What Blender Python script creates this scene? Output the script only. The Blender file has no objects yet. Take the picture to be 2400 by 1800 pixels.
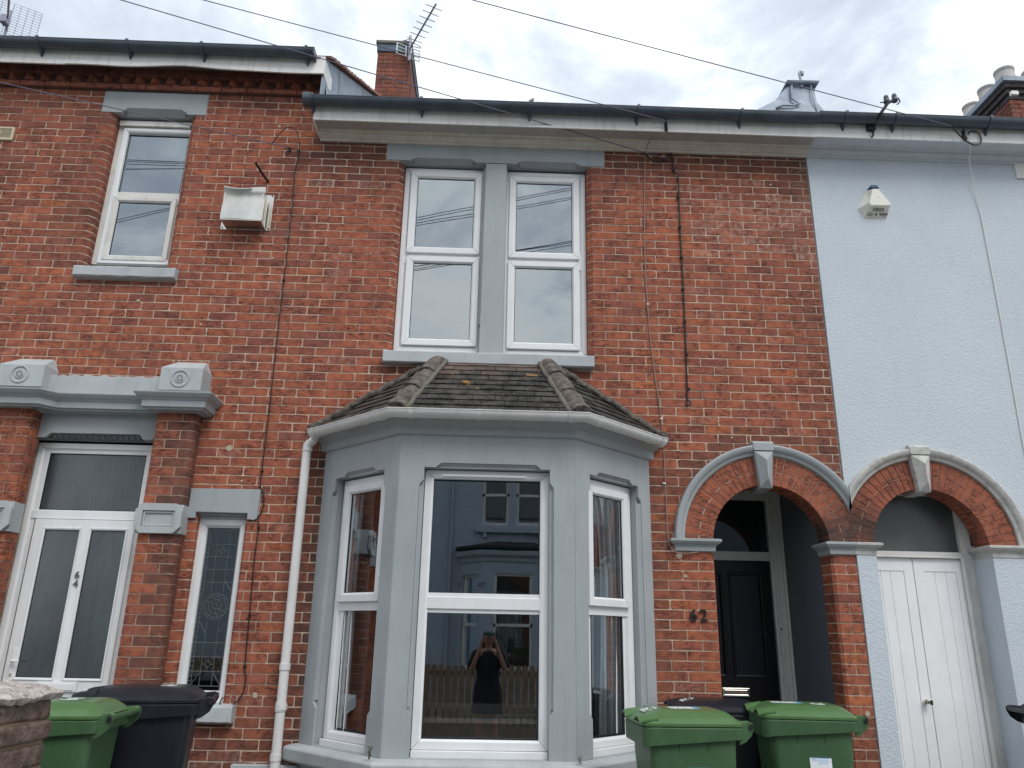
import bpy, math, random
import numpy as np
from mathutils import Vector, Matrix, noise as mnoise
from mathutils.geometry import tessellate_polygon
random.seed(7)
R=math.radians
SC=bpy.context.scene
COL=SC.collection
# ---------------------------------------------------------------- camera, world, sun, exposure
cam_d=bpy.data.cameras.new('camera'); cam=bpy.data.objects.new('camera',cam_d); COL.objects.link(cam); SC.camera=cam
cam_d.sensor_width=36; cam_d.lens=1803/2400*36; cam_d.clip_start=.02; cam_d.clip_end=2000
P_,RO_,YA_=3.14816231e-01,1.98710189e-02,2.38695056e-02
_f=Vector((math.sin(YA_)*math.cos(P_),math.cos(YA_)*math.cos(P_),math.sin(P_)))
_r=Vector((math.cos(YA_),-math.sin(YA_),0)); _u=_r.cross(_f)
_r2=_r*math.cos(RO_)+_u*math.sin(RO_); _u2=-_r*math.sin(RO_)+_u*math.cos(RO_)
CAMP=Vector((0,-6,1.5))
M=Matrix.Identity(4)
for i in range(3):
    M[i][0]=_r2[i]; M[i][1]=_u2[i]; M[i][2]=-_f[i]; M[i][3]=CAMP[i]
cam.matrix_world=M

SUN_EL,SUN_AZ=R(50),R(152)      # azimuth clockwise from +Y
W=bpy.data.worlds.new('World'); SC.world=W; W.use_nodes=True
nt=W.node_tree; nt.nodes.clear()
def N(t,**k):
    n=nt.nodes.new(t)
    for a,b in k.items(): setattr(n,a,b)
    return n
out=N('ShaderNodeOutputWorld'); sky=N('ShaderNodeTexSky',sky_type='NISHITA'); sky.sun_disc=False
sky.sun_elevation=SUN_EL; sky.sun_rotation=SUN_AZ
bg1=N('ShaderNodeBackground'); bg1.inputs[1].default_value=.10; nt.links.new(sky.outputs[0],bg1.inputs[0])
tc=N('ShaderNodeTexCoord'); sep=N('ShaderNodeSeparateXYZ'); nt.links.new(tc.outputs['Generated'],sep.inputs[0])
mx=N('ShaderNodeMath',operation='MAXIMUM'); mx.inputs[1].default_value=.12; nt.links.new(sep.outputs[2],mx.inputs[0])
ad=N('ShaderNodeMath',operation='ADD'); ad.inputs[1].default_value=.35; nt.links.new(mx.outputs[0],ad.inputs[0])
dv=N('ShaderNodeVectorMath',operation='DIVIDE'); nt.links.new(tc.outputs['Generated'],dv.inputs[0])
cb=N('ShaderNodeCombineXYZ')
for i in range(3): nt.links.new(ad.outputs[0],cb.inputs[i])
nt.links.new(cb.outputs[0],dv.inputs[1])
def wn(scale,detail,rough,dist,off):
    mp=N('ShaderNodeMapping'); mp.inputs['Location'].default_value=off; nt.links.new(dv.outputs[0],mp.inputs[0])
    n=N('ShaderNodeTexNoise'); n.inputs['Scale'].default_value=scale; n.inputs['Detail'].default_value=detail
    n.inputs['Roughness'].default_value=rough; n.inputs['Distortion'].default_value=dist; nt.links.new(mp.outputs[0],n.inputs[0]); return n
n1=wn(3.7,8,.60,.35,(3.2,1.1,.4)); n2=wn(1.3,3,.5,.2,(1.0,5.1,2.2))
mxn=N('ShaderNodeMath',operation='MULTIPLY_ADD'); mxn.inputs[1].default_value=.28; nt.links.new(n2.outputs[0],mxn.inputs[0])
sc1=N('ShaderNodeMath',operation='MULTIPLY'); sc1.inputs[1].default_value=.72; nt.links.new(n1.outputs[0],sc1.inputs[0]); nt.links.new(sc1.outputs[0],mxn.inputs[2])
cr=N('ShaderNodeValToRGB'); nt.links.new(mxn.outputs[0],cr.inputs[0])
el=cr.color_ramp.elements
el[0].position=.38; el[0].color=(.42,.48,.56,1)
el[1].position=.63; el[1].color=(1.0,1.0,1.0,1)
for p,c in ((.44,(.50,.56,.64,1)),(.48,(.58,.64,.71,1)),(.515,(.70,.75,.80,1)),(.56,(.90,.93,.96,1))):
    e=el.new(p); e.color=c
bg2=N('ShaderNodeBackground'); bg2.inputs[1].default_value=1.2; nt.links.new(cr.outputs[0],bg2.inputs[0])
cov=N('ShaderNodeMapRange'); nt.links.new(n2.outputs[0],cov.inputs[0])
cov.inputs[1].default_value=.3; cov.inputs[2].default_value=.5; cov.inputs[3].default_value=.88; cov.inputs[4].default_value=.97
ms=N('ShaderNodeMixShader'); nt.links.new(cov.outputs[0],ms.inputs[0]); nt.links.new(bg1.outputs[0],ms.inputs[1]); nt.links.new(bg2.outputs[0],ms.inputs[2])
nt.links.new(ms.outputs[0],out.inputs[0])

sd=bpy.data.lights.new('sun','SUN'); sd.energy=1.5; sd.angle=R(28); sd.color=(1,.97,.92)
so=bpy.data.objects.new('sun',sd); COL.objects.link(so)
sdir=Vector((math.sin(SUN_AZ)*math.cos(SUN_EL),math.cos(SUN_AZ)*math.cos(SUN_EL),math.sin(SUN_EL)))
so.rotation_euler=sdir.to_track_quat('Z','Y').to_euler()
SC.view_settings.view_transform='Standard'; SC.view_settings.look='None'; SC.view_settings.gamma=1; SC.view_settings.use_curve_mapping=False
SC.view_settings.exposure=0.33

# ---------------------------------------------------------------- helpers
def tag(o,label=None,cat=None,group=None,kind=None):
    if label: o['label']=label
    if cat: o['category']=cat
    if group: o['group']=group
    if kind: o['kind']=kind
    return o
def thing(name,label,cat,loc=(0,0,0),rz=0,group=None):
    o=bpy.data.objects.new(name,None); COL.objects.link(o); o.empty_display_size=.2
    o.location=loc; o.rotation_euler=(0,0,rz); return tag(o,label,cat,group)
class MB:
    def __init__(s,M=None): s.v=[];s.f=[];s.M=M;s.t=[];s.tone=None
    def add(s,vs,fs):
        b=len(s.v)
        for p in vs:
            p=Vector(p)
            if s.M is not None: p=s.M@p
            s.v.append(p)
        for f in fs: s.f.append([b+i for i in f]); s.t.append(s.tone)
        return s
    def box(s,x0,x1,y0,y1,z0,z1):
        return s.add([(x0,y0,z0),(x1,y0,z0),(x1,y1,z0),(x0,y1,z0),(x0,y0,z1),(x1,y0,z1),(x1,y1,z1),(x0,y1,z1)],
            [(0,3,2,1),(4,5,6,7),(0,1,5,4),(1,2,6,5),(2,3,7,6),(3,0,4,7)])
    def prism(s,poly,a,b,axis='z'):
        n=len(poly)
        def P(p,h):
            return (p[0],p[1],h) if axis=='z' else ((p[0],h,p[1]) if axis=='y' else (h,p[0],p[1]))
        vs=[P(p,a) for p in poly]+[P(p,b) for p in poly]
        tri=tessellate_polygon([[Vector((p[0],p[1],0)) for p in poly]])
        fs=[tuple(t) for t in tri]+[tuple(n+i for i in reversed(t)) for t in tri]
        fs+=[(i,(i+1)%n,n+(i+1)%n,n+i) for i in range(n)]
        return s.add(vs,fs)
    def plate(s,loops,y0,y1):
        # loops: [outer, hole, ...] of (x,z); front at y0, back at y1
        L=[[Vector((p[0],p[1],0)) for p in l] for l in loops]
        tri=tessellate_polygon(L); flat=[p for l in loops for p in l]; n=len(flat)
        vs=[(p[0],y0,p[1]) for p in flat]+[(p[0],y1,p[1]) for p in flat]
        fs=[tuple(t) for t in tri]+[tuple(n+i for i in reversed(t)) for t in tri]
        b=0
        for l in loops:
            m=len(l); fs+=[(b+i,b+(i+1)%m,n+b+(i+1)%m,n+b+i) for i in range(m)]; b+=m
        return s.add(vs,fs)
    def sweep(s,path,prof,closed=False):
        # path (x,y) in plan, outward normal = (dy,-dx); prof closed loop of (out,z)
        n=len(path); k=len(prof); nr=[]
        for i in range(n-1):
            d=Vector((path[i+1][0]-path[i][0],path[i+1][1]-path[i][1])).normalized(); nr.append(Vector((d.y,-d.x)))
        vs=[]
        for i,p in enumerate(path):
            if i==0: m=nr[0]
            elif i==n-1: m=nr[-1]
            else: m=(nr[i-1]+nr[i])/(1+nr[i-1].dot(nr[i]))
            for o,z in prof: vs.append((p[0]+m.x*o,p[1]+m.y*o,z))
        fs=[]
        for i in range(n-1):
            for j in range(k): fs.append((i*k+j,i*k+(j+1)%k,(i+1)*k+(j+1)%k,(i+1)*k+j))
        tri=tessellate_polygon([[Vector((a,b,0)) for a,b in prof]])
        fs+=[tuple(t) for t in tri]+[tuple((n-1)*k+i for i in reversed(t)) for t in tri]
        return s.add(vs,fs)
    def arc(s,cx,cz,a0,a1,prof,n=40):
        k=len(prof); vs=[]
        for i in range(n+1):
            a=a0+(a1-a0)*i/n
            for r,y in prof: vs.append((cx+r*math.cos(a),y,cz+r*math.sin(a)))
        fs=[(i*k+j,i*k+(j+1)%k,(i+1)*k+(j+1)%k,(i+1)*k+j) for i in range(n) for j in range(k)]
        fs+=[tuple(range(k)),tuple(n*k+i for i in reversed(range(k)))]
        return s.add(vs,fs)
    def tube(s,pts,r,n=8,cap=True,r2=None):
        pts=[Vector(p) for p in pts]; vs=[]; m=len(pts); up=None
        for i,p in enumerate(pts):
            d=(pts[min(i+1,m-1)]-pts[max(i-1,0)]).normalized()
            if up is None:
                up=d.cross(Vector((0,0,1)))
                if up.length<.05: up=d.cross(Vector((1,0,0)))
                up.normalize()
            up=(up-d*up.dot(d)).normalized(); w=d.cross(up)
            rr=r if r2 is None else r+(r2-r)*i/(m-1)
            for j in range(n):
                a=2*math.pi*j/n; vs.append(p+up*rr*math.cos(a)+w*rr*math.sin(a))
        fs=[(i*n+j,i*n+(j+1)%n,(i+1)*n+(j+1)%n,(i+1)*n+j) for i in range(m-1) for j in range(n)]
        if cap: fs+=[tuple(reversed(range(n))),tuple((m-1)*n+j for j in range(n))]
        return s.add(vs,fs)
    def rings(s,rs,cap=True):
        k=len(rs[0]); vs=[p for r in rs for p in r]
        fs=[(i*k+j,i*k+(j+1)%k,(i+1)*k+(j+1)%k,(i+1)*k+j) for i in range(len(rs)-1) for j in range(k)]
        if cap: fs+=[tuple(reversed(range(k))),tuple((len(rs)-1)*k+j for j in range(k))]
        return s.add(vs,fs)
    def lathe(s,c,prof,n=24):
        return s.rings([[(c[0]+r*math.cos(2*math.pi*j/n),c[1]+r*math.sin(2*math.pi*j/n),c[2]+z) for j in range(n)] for r,z in prof])
    def mesh(s,name,mat,smooth=False):
        me=bpy.data.meshes.new(name); me.from_pydata([tuple(p) for p in s.v],[],s.f)
        if mat: me.materials.append(mat)
        if any(t is not None for t in s.t):
            at=me.color_attributes.new('tone','FLOAT_COLOR','CORNER'); i=0; buf=[]
            for t,f in zip(s.t,s.f):
                buf+=list(t or (0.5,0,0,1))*len(f)
            at.data.foreach_set('color',buf)
        if smooth:
            me.polygons.foreach_set('use_smooth',[True]*len(me.polygons))
        me.update(); return me
    def build(s,name,mat,parent=None,smooth=False,bevel=None,fix=True,auto=None):
        me=s.mesh(name,mat,smooth)
        if fix:
            import bmesh
            b=bmesh.new(); b.from_mesh(me); bmesh.ops.recalc_face_normals(b,faces=b.faces); b.to_mesh(me); b.free()
        o=bpy.data.objects.new(name,me); COL.objects.link(o)
        if parent is not None: o.parent=parent
        if bevel:
            m=o.modifiers.new('bevel','BEVEL'); m.width=bevel; m.segments=2; m.limit_method='ANGLE'; m.angle_limit=R(35)
        if auto:
            m=o.modifiers.new('split','EDGE_SPLIT'); m.split_angle=R(auto)
        return o
def copy_tree(o,parent=None):
    c=o.copy(); COL.objects.link(c); c.parent=parent
    for ch in list(o.children): copy_tree(ch,c)
    return c
def text(name,body,size,M,ext,mat,parent=None,align='CENTER',offset=0,sx=1.0):
    cu=bpy.data.curves.new('txt','FONT'); cu.body=body; cu.size=size; cu.extrude=ext; cu.align_x=align; cu.offset=offset; cu.resolution_u=3
    t=bpy.data.objects.new('txt',cu); COL.objects.link(t)
    dg=bpy.context.evaluated_depsgraph_get(); me=bpy.data.meshes.new_from_object(t.evaluated_get(dg))
    bpy.data.objects.remove(t); bpy.data.curves.remove(cu)
    me.transform(M@Matrix.Diagonal((sx,1,1,1))); me.materials.clear(); me.materials.append(mat); me.name=name
    o=bpy.data.objects.new(name,me); COL.objects.link(o)
    if parent is not None: o.parent=parent
    return o
# text on a wall plane facing -Y : x->X, y->Z
def TW(x,y,z): return Matrix.Translation((x,y,z))@Matrix.Rotation(R(90),4,'X')

# ---------------------------------------------------------------- materials
class NT:
    def __init__(s,name):
        s.m=bpy.data.materials.new(name); s.m.use_nodes=True; s.t=s.m.node_tree; s.t.nodes.clear()
        s.out=s.n('ShaderNodeOutputMaterial')
    def n(s,t,**k):
        x=s.t.nodes.new(t)
        for a,b in k.items(): setattr(x,a,b)
        return x
    def l(s,a,b): s.t.links.new(a,b)
    def pos(s,scale=(1,1,1),obj=False):
        if obj: g=s.n('ShaderNodeTexCoord'); o=g.outputs['Object']
        else: g=s.n('ShaderNodeNewGeometry'); o=g.outputs['Position']
        mp=s.n('ShaderNodeMapping'); mp.inputs['Scale'].default_value=scale; s.l(o,mp.inputs[0]); return mp.outputs[0]
    def noise(s,vec,scale,detail=4,rough=.55,dist=0):
        x=s.n('ShaderNodeTexNoise'); x.inputs['Scale'].default_value=scale; x.inputs['Detail'].default_value=detail
        x.inputs['Roughness'].default_value=rough; x.inputs['Distortion'].default_value=dist; s.l(vec,x.inputs[0]); return x.outputs[0]
    def ramp(s,v,stops,const=False):
        c=s.n('ShaderNodeValToRGB'); s.l(v,c.inputs[0]); e=c.color_ramp.elements
        if const: c.color_ramp.interpolation='CONSTANT'
        def C(x): return (x,x,x,1) if not isinstance(x,(tuple,list)) else tuple(x)[:3]+(1,)
        e[0].position=stops[0][0]; e[0].color=C(stops[0][1]); e[1].position=stops[-1][0]; e[1].color=C(stops[-1][1])
        for p,x in stops[1:-1]:
            k=e.new(p); k.color=C(x)
        return c.outputs[0]
    def mix(s,f,a,b,bt='MIX'):
        x=s.n('ShaderNodeMix',data_type='RGBA',blend_type=bt)
        for i,v in ((0,f),(6,a),(7,b)):
            if isinstance(v,(int,float)): x.inputs[i].default_value=v
            elif isinstance(v,(tuple,list)): x.inputs[i].default_value=tuple(v)[:3]+(1,)
            else: s.l(v,x.inputs[i])
        return x.outputs[2]
    def math(s,op,a,b=0.0):
        x=s.n('ShaderNodeMath',operation=op)
        for i,v in ((0,a),(1,b)):
            if isinstance(v,(int,float)): x.inputs[i].default_value=v
            else: s.l(v,x.inputs[i])
        return x.outputs[0]
    def bump(s,h,strength,dist):
        b=s.n('ShaderNodeBump'); b.inputs['Strength'].default_value=strength; b.inputs['Distance'].default_value=dist; s.l(h,b.inputs['Height']); return b.outputs[0]
    def pbsdf(s,col,rough=.6,spec=.5,metal=0,nrm=None):
        p=s.n('ShaderNodeBsdfPrincipled')
        for nme,v in (('Base Color',col),('Roughness',rough),('Specular IOR Level',spec),('Metallic',metal)):
            if isinstance(v,(int,float)): p.inputs[nme].default_value=v
            elif isinstance(v,tuple): p.inputs[nme].default_value=v[:3]+(1,)
            else: s.l(v,p.inputs[nme])
        if nrm is not None: s.l(nrm,p.inputs['Normal'])
        s.l(p.outputs[0],s.out.inputs[0]); return p
def simple(name,col,rough=.6,spec=.4,metal=0,var=.12,scale=6,bs=60,bst=.15,bd=.002,dirt=0,dirtcol=(.06,.055,.045),dscale=(3,3,.8),obj=False,streak=0):
    q=NT(name); v=q.pos(obj=obj)
    n=q.noise(v,scale,5)
    c=q.mix(q.ramp(n,[(.3,0),(.7,1)]),tuple(x*(1-var) for x in col),tuple(min(1,x*(1+var)) for x in col))
    if dirt:
        v2=q.pos(dscale,obj=obj); d=q.noise(v2,3.5,7,.65)
        c=q.mix(q.math('MULTIPLY',q.ramp(d,[(.5,0),(.75,1)]),dirt),c,dirtcol)
    if streak:
        v3=q.pos((9,9,.5),obj=obj); d=q.noise(v3,2.5,5,.6)
        c=q.mix(q.math('MULTIPLY',q.ramp(d,[(.52,0),(.7,1)]),streak),c,dirtcol)
    nr=q.bump(q.noise(v,bs,4,.6),bst,bd)
    q.pbsdf(c,rough,spec,metal,nr); return q.m
def brick_mat(name='brick'):
    q=NT(name); v=q.pos()
    at=q.n('ShaderNodeAttribute',attribute_name='tone'); sp=q.n('ShaderNodeSeparateColor'); q.l(at.outputs['Color'],sp.inputs[0])
    base=q.ramp(sp.outputs[0],[(0,(.235,.083,.062)),(.2,(.325,.108,.070)),(.5,(.385,.122,.070)),(.8,(.425,.134,.068)),(.95,(.465,.145,.064)),(1,(.49,.155,.064))])
    f=q.noise(v,16,8,.7); base=q.mix(q.math('MULTIPLY',q.ramp(f,[(.38,1),(.56,0)]),.68),base,(.15,.045,.034))
    v1=q.pos((1,1,2.3)); pk=q.noise(v1,7.3,4,.6); base=q.mix(q.math('MULTIPLY',q.ramp(pk,[(.56,0),(.74,1)]),.45),base,(.36,.16,.13))
    # creases: thin dark lines of folded clay
    v2=q.pos((1,1,3.2)); w=q.noise(v2,11,5,.6,1.2)
    cr=q.ramp(w,[(.465,0),(.492,1),(.508,1),(.535,0)])
    msk=q.ramp(q.noise(v,5,3),[(.47,0),(.56,1)])
    crm=q.math('MULTIPLY',cr,msk)
    base=q.mix(q.math('MULTIPLY',crm,.92),base,(.06,.022,.02))
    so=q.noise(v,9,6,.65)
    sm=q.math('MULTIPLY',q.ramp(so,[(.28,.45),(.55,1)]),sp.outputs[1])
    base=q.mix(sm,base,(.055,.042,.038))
    base=q.mix(q.math('MULTIPLY',q.ramp(q.noise(v,22,5),[(.45,0),(.7,1)]),sp.outputs[2]),base,(.55,.47,.42))
    # general grime
    g=q.noise(q.pos((1,1,.6)),1.1,6,.65); base=q.mix(q.math('MULTIPLY',q.ramp(g,[(.45,0),(.75,1)]),.30),base,(.12,.06,.05))
    h=q.math('SUBTRACT',q.noise(v,70,6,.7),q.math('MULTIPLY',crm,1.2))
    q.pbsdf(base,.9,.25,0,q.bump(h,.5,.004)); return q.m
def mortar_mat(name,a,b,dark=(.10,.08,.07),amt=.45):
    q=NT(name); v=q.pos(); n=q.noise(v,5,6,.7)
    c=q.mix(q.ramp(n,[(.35,0),(.65,1)]),a,b)
    c=q.mix(q.math('MULTIPLY',q.ramp(q.noise(v,2.1,6,.7),[(.47,0),(.66,1)]),amt),c,dark)
    q.pbsdf(c,.95,.1,0,q.bump(q.noise(v,90,5,.7),.5,.003)); return q.m
def glass_mat(name,fac=.2,tint=(.93,.95,.95),rough=0.0,wave=.02):
    q=NT(name); v=q.pos()
    lw=q.n('ShaderNodeFresnel'); lw.inputs[0].default_value=1.5
    f=q.math('ADD',q.math('MULTIPLY',lw.outputs[0],1.3),fac-.055); f=q.math('MINIMUM',f,1.0)
    g=q.n('ShaderNodeBsdfGlossy'); g.inputs['Roughness'].default_value=rough; g.inputs[0].default_value=(.87,.95,1,1)
    nr=q.bump(q.noise(v,1.7,2,.5),wave,.02); q.l(nr,g.inputs['Normal'])
    t=q.n('ShaderNodeBsdfTransparent'); t.inputs[0].default_value=tint+(1,)
    m=q.n('ShaderNodeMixShader'); q.l(f,m.inputs[0]); q.l(t.outputs[0],m.inputs[1]); q.l(g.outputs[0],m.inputs[2]); q.l(m.outputs[0],q.out.inputs[0]); return q.m
m_brick=brick_mat()
m_mortar=mortar_mat('pale_mortar',(.47,.36,.28),(.60,.48,.38),amt=.6)
m_arch_mortar=mortar_mat('arch_mortar',(.36,.22,.16),(.50,.35,.27))
m_grey=simple('grey_masonry_paint',(.35,.378,.392),.55,.35,var=.07,scale=2.2,bs=35,bst=.22,bd=.003,dirt=.25,dirtcol=(.20,.22,.23),streak=.12)
m_greyfade=simple('grey_paint_weathered',(.42,.447,.46),.7,.3,var=.10,scale=4,bs=45,bst=.4,bd=.004,dirt=.3,dirtcol=(.22,.24,.25))
def render_mat():
    q=NT('pale_blue_render'); v=q.pos()
    c=q.mix(q.ramp(q.noise(v,1.4,5),[(.3,0),(.7,1)]),(.545,.597,.652),(.59,.64,.69))
    c=q.mix(q.math('MULTIPLY',q.ramp(q.noise(q.pos((2,2,.5)),2.2,6,.6),[(.55,0),(.75,1)]),.35),c,(.48,.55,.61))
    w=q.n('ShaderNodeTexVoronoi'); w.inputs['Scale'].default_value=70; w.feature='SMOOTH_F1'; q.l(q.pos((1,1,.8)),w.inputs[0])
    h=q.math('ADD',q.noise(q.pos((1,1,1.3)),62,5,.65,.6),q.math('MULTIPLY',w.outputs[0],.35))
    q.pbsdf(c,.85,.25,0,q.bump(h,.85,.008)); return q.m
m_render=render_mat()
m_upvc=simple('white_upvc',(.76,.77,.78),.3,.5,var=.03,bs=20,bst=.02,dirt=.13,dirtcol=(.38,.36,.31))
m_timber=simple('old_white_timber',(.66,.65,.62),.55,.35,var=.08,bs=80,bst=.25,dirt=.45,dirtcol=(.25,.22,.19))
m_fascia=simple('white_fascia',(.80,.79,.765),.5,.35,var=.05,bs=30,bst=.08,dirt=.2,dirtcol=(.33,.31,.26),dscale=(1.5,3,2),streak=.3)
m_soffit=simple('cream_soffit',(.66,.63,.54),.6,.3,var=.08,bs=30,bst=.1,dirt=.35,dirtcol=(.28,.25,.2))
m_soffit_b=simple('pale_blue_soffit',(.60,.63,.68),.6,.3,var=.05,bs=30,bst=.1,dirt=.25,dirtcol=(.35,.36,.38))
m_blackp=simple('hazed_black_gutter_plastic',(.058,.075,.10),.38,.5,var=.2,bs=15,bst=.05,dirt=.3,dirtcol=(.12,.13,.13))  # black lightened and blued, roofline glare haze put into the colour
m_whitep=simple('white_gutter_plastic',(.70,.69,.68),.35,.5,var=.05,bs=15,bst=.03,dirt=.35,dirtcol=(.38,.36,.33))
m_lead=simple('weathered_lead',(.25,.30,.37),.55,.5,metal=.15,var=.25,scale=5,bs=12,bst=.5,bd=.01,dirt=.45,dirtcol=(.18,.2,.22))
m_black=simple('black_rubber',(.012,.012,.014),.5,.4,var=.1)
m_cable=simple('black_cable',(.02,.013,.015),.5,.4,var=.1)
m_wcable=simple('brown_cable',(.30,.22,.19),.6,.3,var=.1)
m_wire=simple('overhead_wire',(.15,.14,.19),.6,.3,var=.1)
m_steel=simple('brushed_steel',(.62,.60,.55),.3,.5,metal=1,var=.12,bs=90,bst=.1,dirt=.3,dirtcol=(.4,.33,.2))
m_alu=simple('aerial_aluminium',(.30,.29,.36),.45,.5,metal=.3,var=.1)
m_alu_l=simple('pale_aerial_plate',(.62,.68,.70),.5,.5,var=.1)
m_dark=simple('dark_void',(.012,.012,.013),.9,.1)
m_door=simple('black_door_paint',(.004,.004,.0055),.3,.35,var=.15,bs=60,bst=.12)
m_doorp=simple('blue_black_door_panel',(.006,.008,.015),.28,.4,var=.2,bs=90,bst=.3)
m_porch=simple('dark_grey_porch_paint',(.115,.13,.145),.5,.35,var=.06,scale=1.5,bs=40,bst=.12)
m_porchframe=simple('porch_frame_paint',(.66,.65,.62),.5,.4,var=.06,bs=50,bst=.15,dirt=.2,dirtcol=(.2,.19,.17))
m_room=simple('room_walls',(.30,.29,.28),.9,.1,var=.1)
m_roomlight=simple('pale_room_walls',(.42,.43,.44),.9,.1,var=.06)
m_white=simple('white_board',(.72,.72,.68),.5,.4,var=.04)
m_curt=simple('net_curtain',(.74,.74,.74),.9,.1,var=.1,scale=20)
m_glass=glass_mat('window_glass',.15)
m_glassup=glass_mat('upper_window_glass',.33)
m_glassdk=glass_mat('leaded_glass',.24,(.35,.37,.38))
def frosted():
    q=NT('frosted_glass'); v=q.pos()
    h=q.noise(q.pos((1,1,.25)),38,4,.6,.8)
    c=q.mix(q.ramp(q.noise(q.pos((1,1,.35)),3.1,3,.5),[(.35,0),(.7,1)]),(.028,.038,.045),(.07,.09,.10))
    q.pbsdf(c,.22,.9,0,q.bump(h,.25,.003)); return q.m
m_frost=frosted()
m_leadcame=simple('lead_came',(.13,.14,.145),.5,.5,var=.1)
def roof_mat(name,red):
    q=NT(name); v=q.pos()
    at=q.n('ShaderNodeAttribute',attribute_name='tone'); sp=q.n('ShaderNodeSeparateColor'); q.l(at.outputs['Color'],sp.inputs[0])
    c=q.mix(sp.outputs[0],(.034,.032,.031),(.32,.20,.17)) if not red else q.mix(sp.outputs[0],(.30,.13,.10),(.42,.22,.17))
    c=q.mix(q.math('MULTIPLY',q.ramp(q.noise(v,9,7,.7),[(.44,0),(.60,1)]),.55),c,(.125,.12,.105))
    c=q.mix(q.ramp(q.noise(v,25,4,.6),[(.66,0),(.72,.8)]),c,(.34,.33,.29))
    if not red: c=q.mix(q.math('MULTIPLY',q.ramp(q.noise(q.pos((1,1,1)),6.3,3,.5),[(.70,0),(.73,.8)]),sp.outputs[1]),c,(.36,.18,.05))
    q.pbsdf(c,.92,.2,0,q.bump(q.noise(v,45,7,.7),.9,.008)); return q.m
m_tile=roof_mat('mossy_roof_tile',False); m_redtile=roof_mat('red_roof_tile',True)
m_hip=simple('hip_tile_clay',(.15,.13,.115),.95,.15,var=.5,scale=18,bs=40,bst=1,bd=.02,dirt=.95,dirtcol=(.05,.048,.042),dscale=(4,4,4))
m_cement=simple('old_cement',(.17,.16,.135),.95,.15,var=.25,scale=14,bs=40,bst=.9,bd=.01,dirt=.6,dirtcol=(.08,.075,.065),dscale=(4,4,4))
m_pot=simple('buff_chimney_pot',(.47,.44,.42),.8,.2,var=.08,dirt=.2)
m_roofplain=simple('slate_roof',(.09,.095,.10),.8,.3,var=.2)
# ================================================================ setting
def sheet(name,x0,x1,y0,y1,z,mat,kind='structure',parent=None):
    o=MB().add([(x0,y0,z),(x1,y0,z),(x1,y1,z),(x0,y1,z)],[(0,1,2,3)]).build(name,mat,parent,fix=False); o['kind']=kind; return o
m_asphalt=simple('asphalt',(.055,.055,.056),.9,.3,var=.2,scale=20,bs=150,bst=.5)
m_paving=simple('grey_paving',(.26,.255,.24),.9,.2,var=.12,scale=4,bs=60,bst=.3,dirt=.3)
m_soil=simple('bare_ground',(.12,.11,.09),.95,.1,var=.2)
sheet('ground',-400,400,-400,400,-.30,m_soil)
sheet('road',-60,60,-5.3,-3.7,-.215,m_asphalt)
for nm,y0,y1 in (('pavement',-3.7,-2.4),('pavement',-8.3,-5.3)):
    o=MB().box(-60,60,y0,y1,-.25,-.10).build(nm,m_paving,bevel=.01); o['kind']='structure'
o=MB().box(-1.55,7,-2.4,0,-.2,.035).build('front_yard',m_paving); o['kind']='structure'
o=MB().box(-7,-1.55,-2.4,0,-.2,.058).build('front_yard',m_paving); o['kind']='structure'

# ================================================================ houses (roots)
H62=thing('brick_house','red brick terraced house with a grey bay window and round arched porch, number 62','house',(0,0,0))
H64=thing('brick_house','left red brick terraced house with a grey door surround and white door 64','house',(-3.3,0,0))
H60=thing('rendered_house','pale blue rendered house on the right with white double doors under a brick arch','house',(4.2,0,0))
for h in (H64,H60): h['_o']=tuple(h.location)
def par(o,h):
    # parent keeping world coordinates (mesh built in world space)
    o.parent=h
    if '_o' in h:
        o.location=Vector(o.location)-Vector(h['_o'])
    return o
PITCH,GAUGE=.2285,.0724
ZB=5.466
def inset(poly,c):
    n=len(poly); r=[]
    for i in range(n):
        p0=Vector(poly[i-1]);p=Vector(poly[i]);p1=Vector(poly[(i+1)%n])
        a=(p-p0);b=(p1-p)
        if a.length<1e-6 or b.length<1e-6: r.append(tuple(p)); continue
        a.normalize();b.normalize()
        na=Vector((-a.y,a.x));nb=Vector((-b.y,b.x)); m=(na+nb)/max(.35,1+na.dot(nb))
        r.append((p.x+m.x*c,p.y+m.y*c))
    return r
def rj(a): return random.uniform(-a,a)
def brick_outline(xa,xb,za,zb,rx=1.0):
    c=random.uniform(.002,.006) if random.random()<.7 else random.uniform(.006,.013)
    pts=[(xa+c,za+rj(.001)),(xa+(xb-xa)*.33,za+rj(.0026)),(xa+(xb-xa)*.68,za+rj(.0026)),(xb-c,za+rj(.001)),(xb+rj(.001),za+c),(xb+rj(.001),zb-c),
         (xb-c,zb+rj(.001)),(xa+(xb-xa)*.62,zb+rj(.0022)),(xa+(xb-xa)*.3,zb+rj(.0022)),(xa+c,zb+rj(.001)),(xa+rj(.001),zb-c),(xa+rj(.001),za+c)]
    return pts
def frust(mb,poly,yf,yb,c=.003):
    ins=inset(poly,c); n=len(poly)
    t=rj(.0012); t2=rj(.0012); cx=sum(p[0] for p in poly)/n
    vs=[(p[0],yb,p[1]) for p in poly]+[(p[0],yf+(p[0]-cx)*t*4+t2*.6,p[1]) for p in ins]
    mb.add(vs,[tuple(n+i for i in range(n))]+[(i,(i+1)%n,n+(i+1)%n,n+i) for i in range(n)])
def tone(x,z,soot_dark=0,eff=0):
    return (min(1,max(0,random.gauss(.5,.2)+.05*math.sin(x*.9)-.04*(z-3))),soot_dark,eff,1)
def clamp(v): return max(0,min(1,v))
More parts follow.
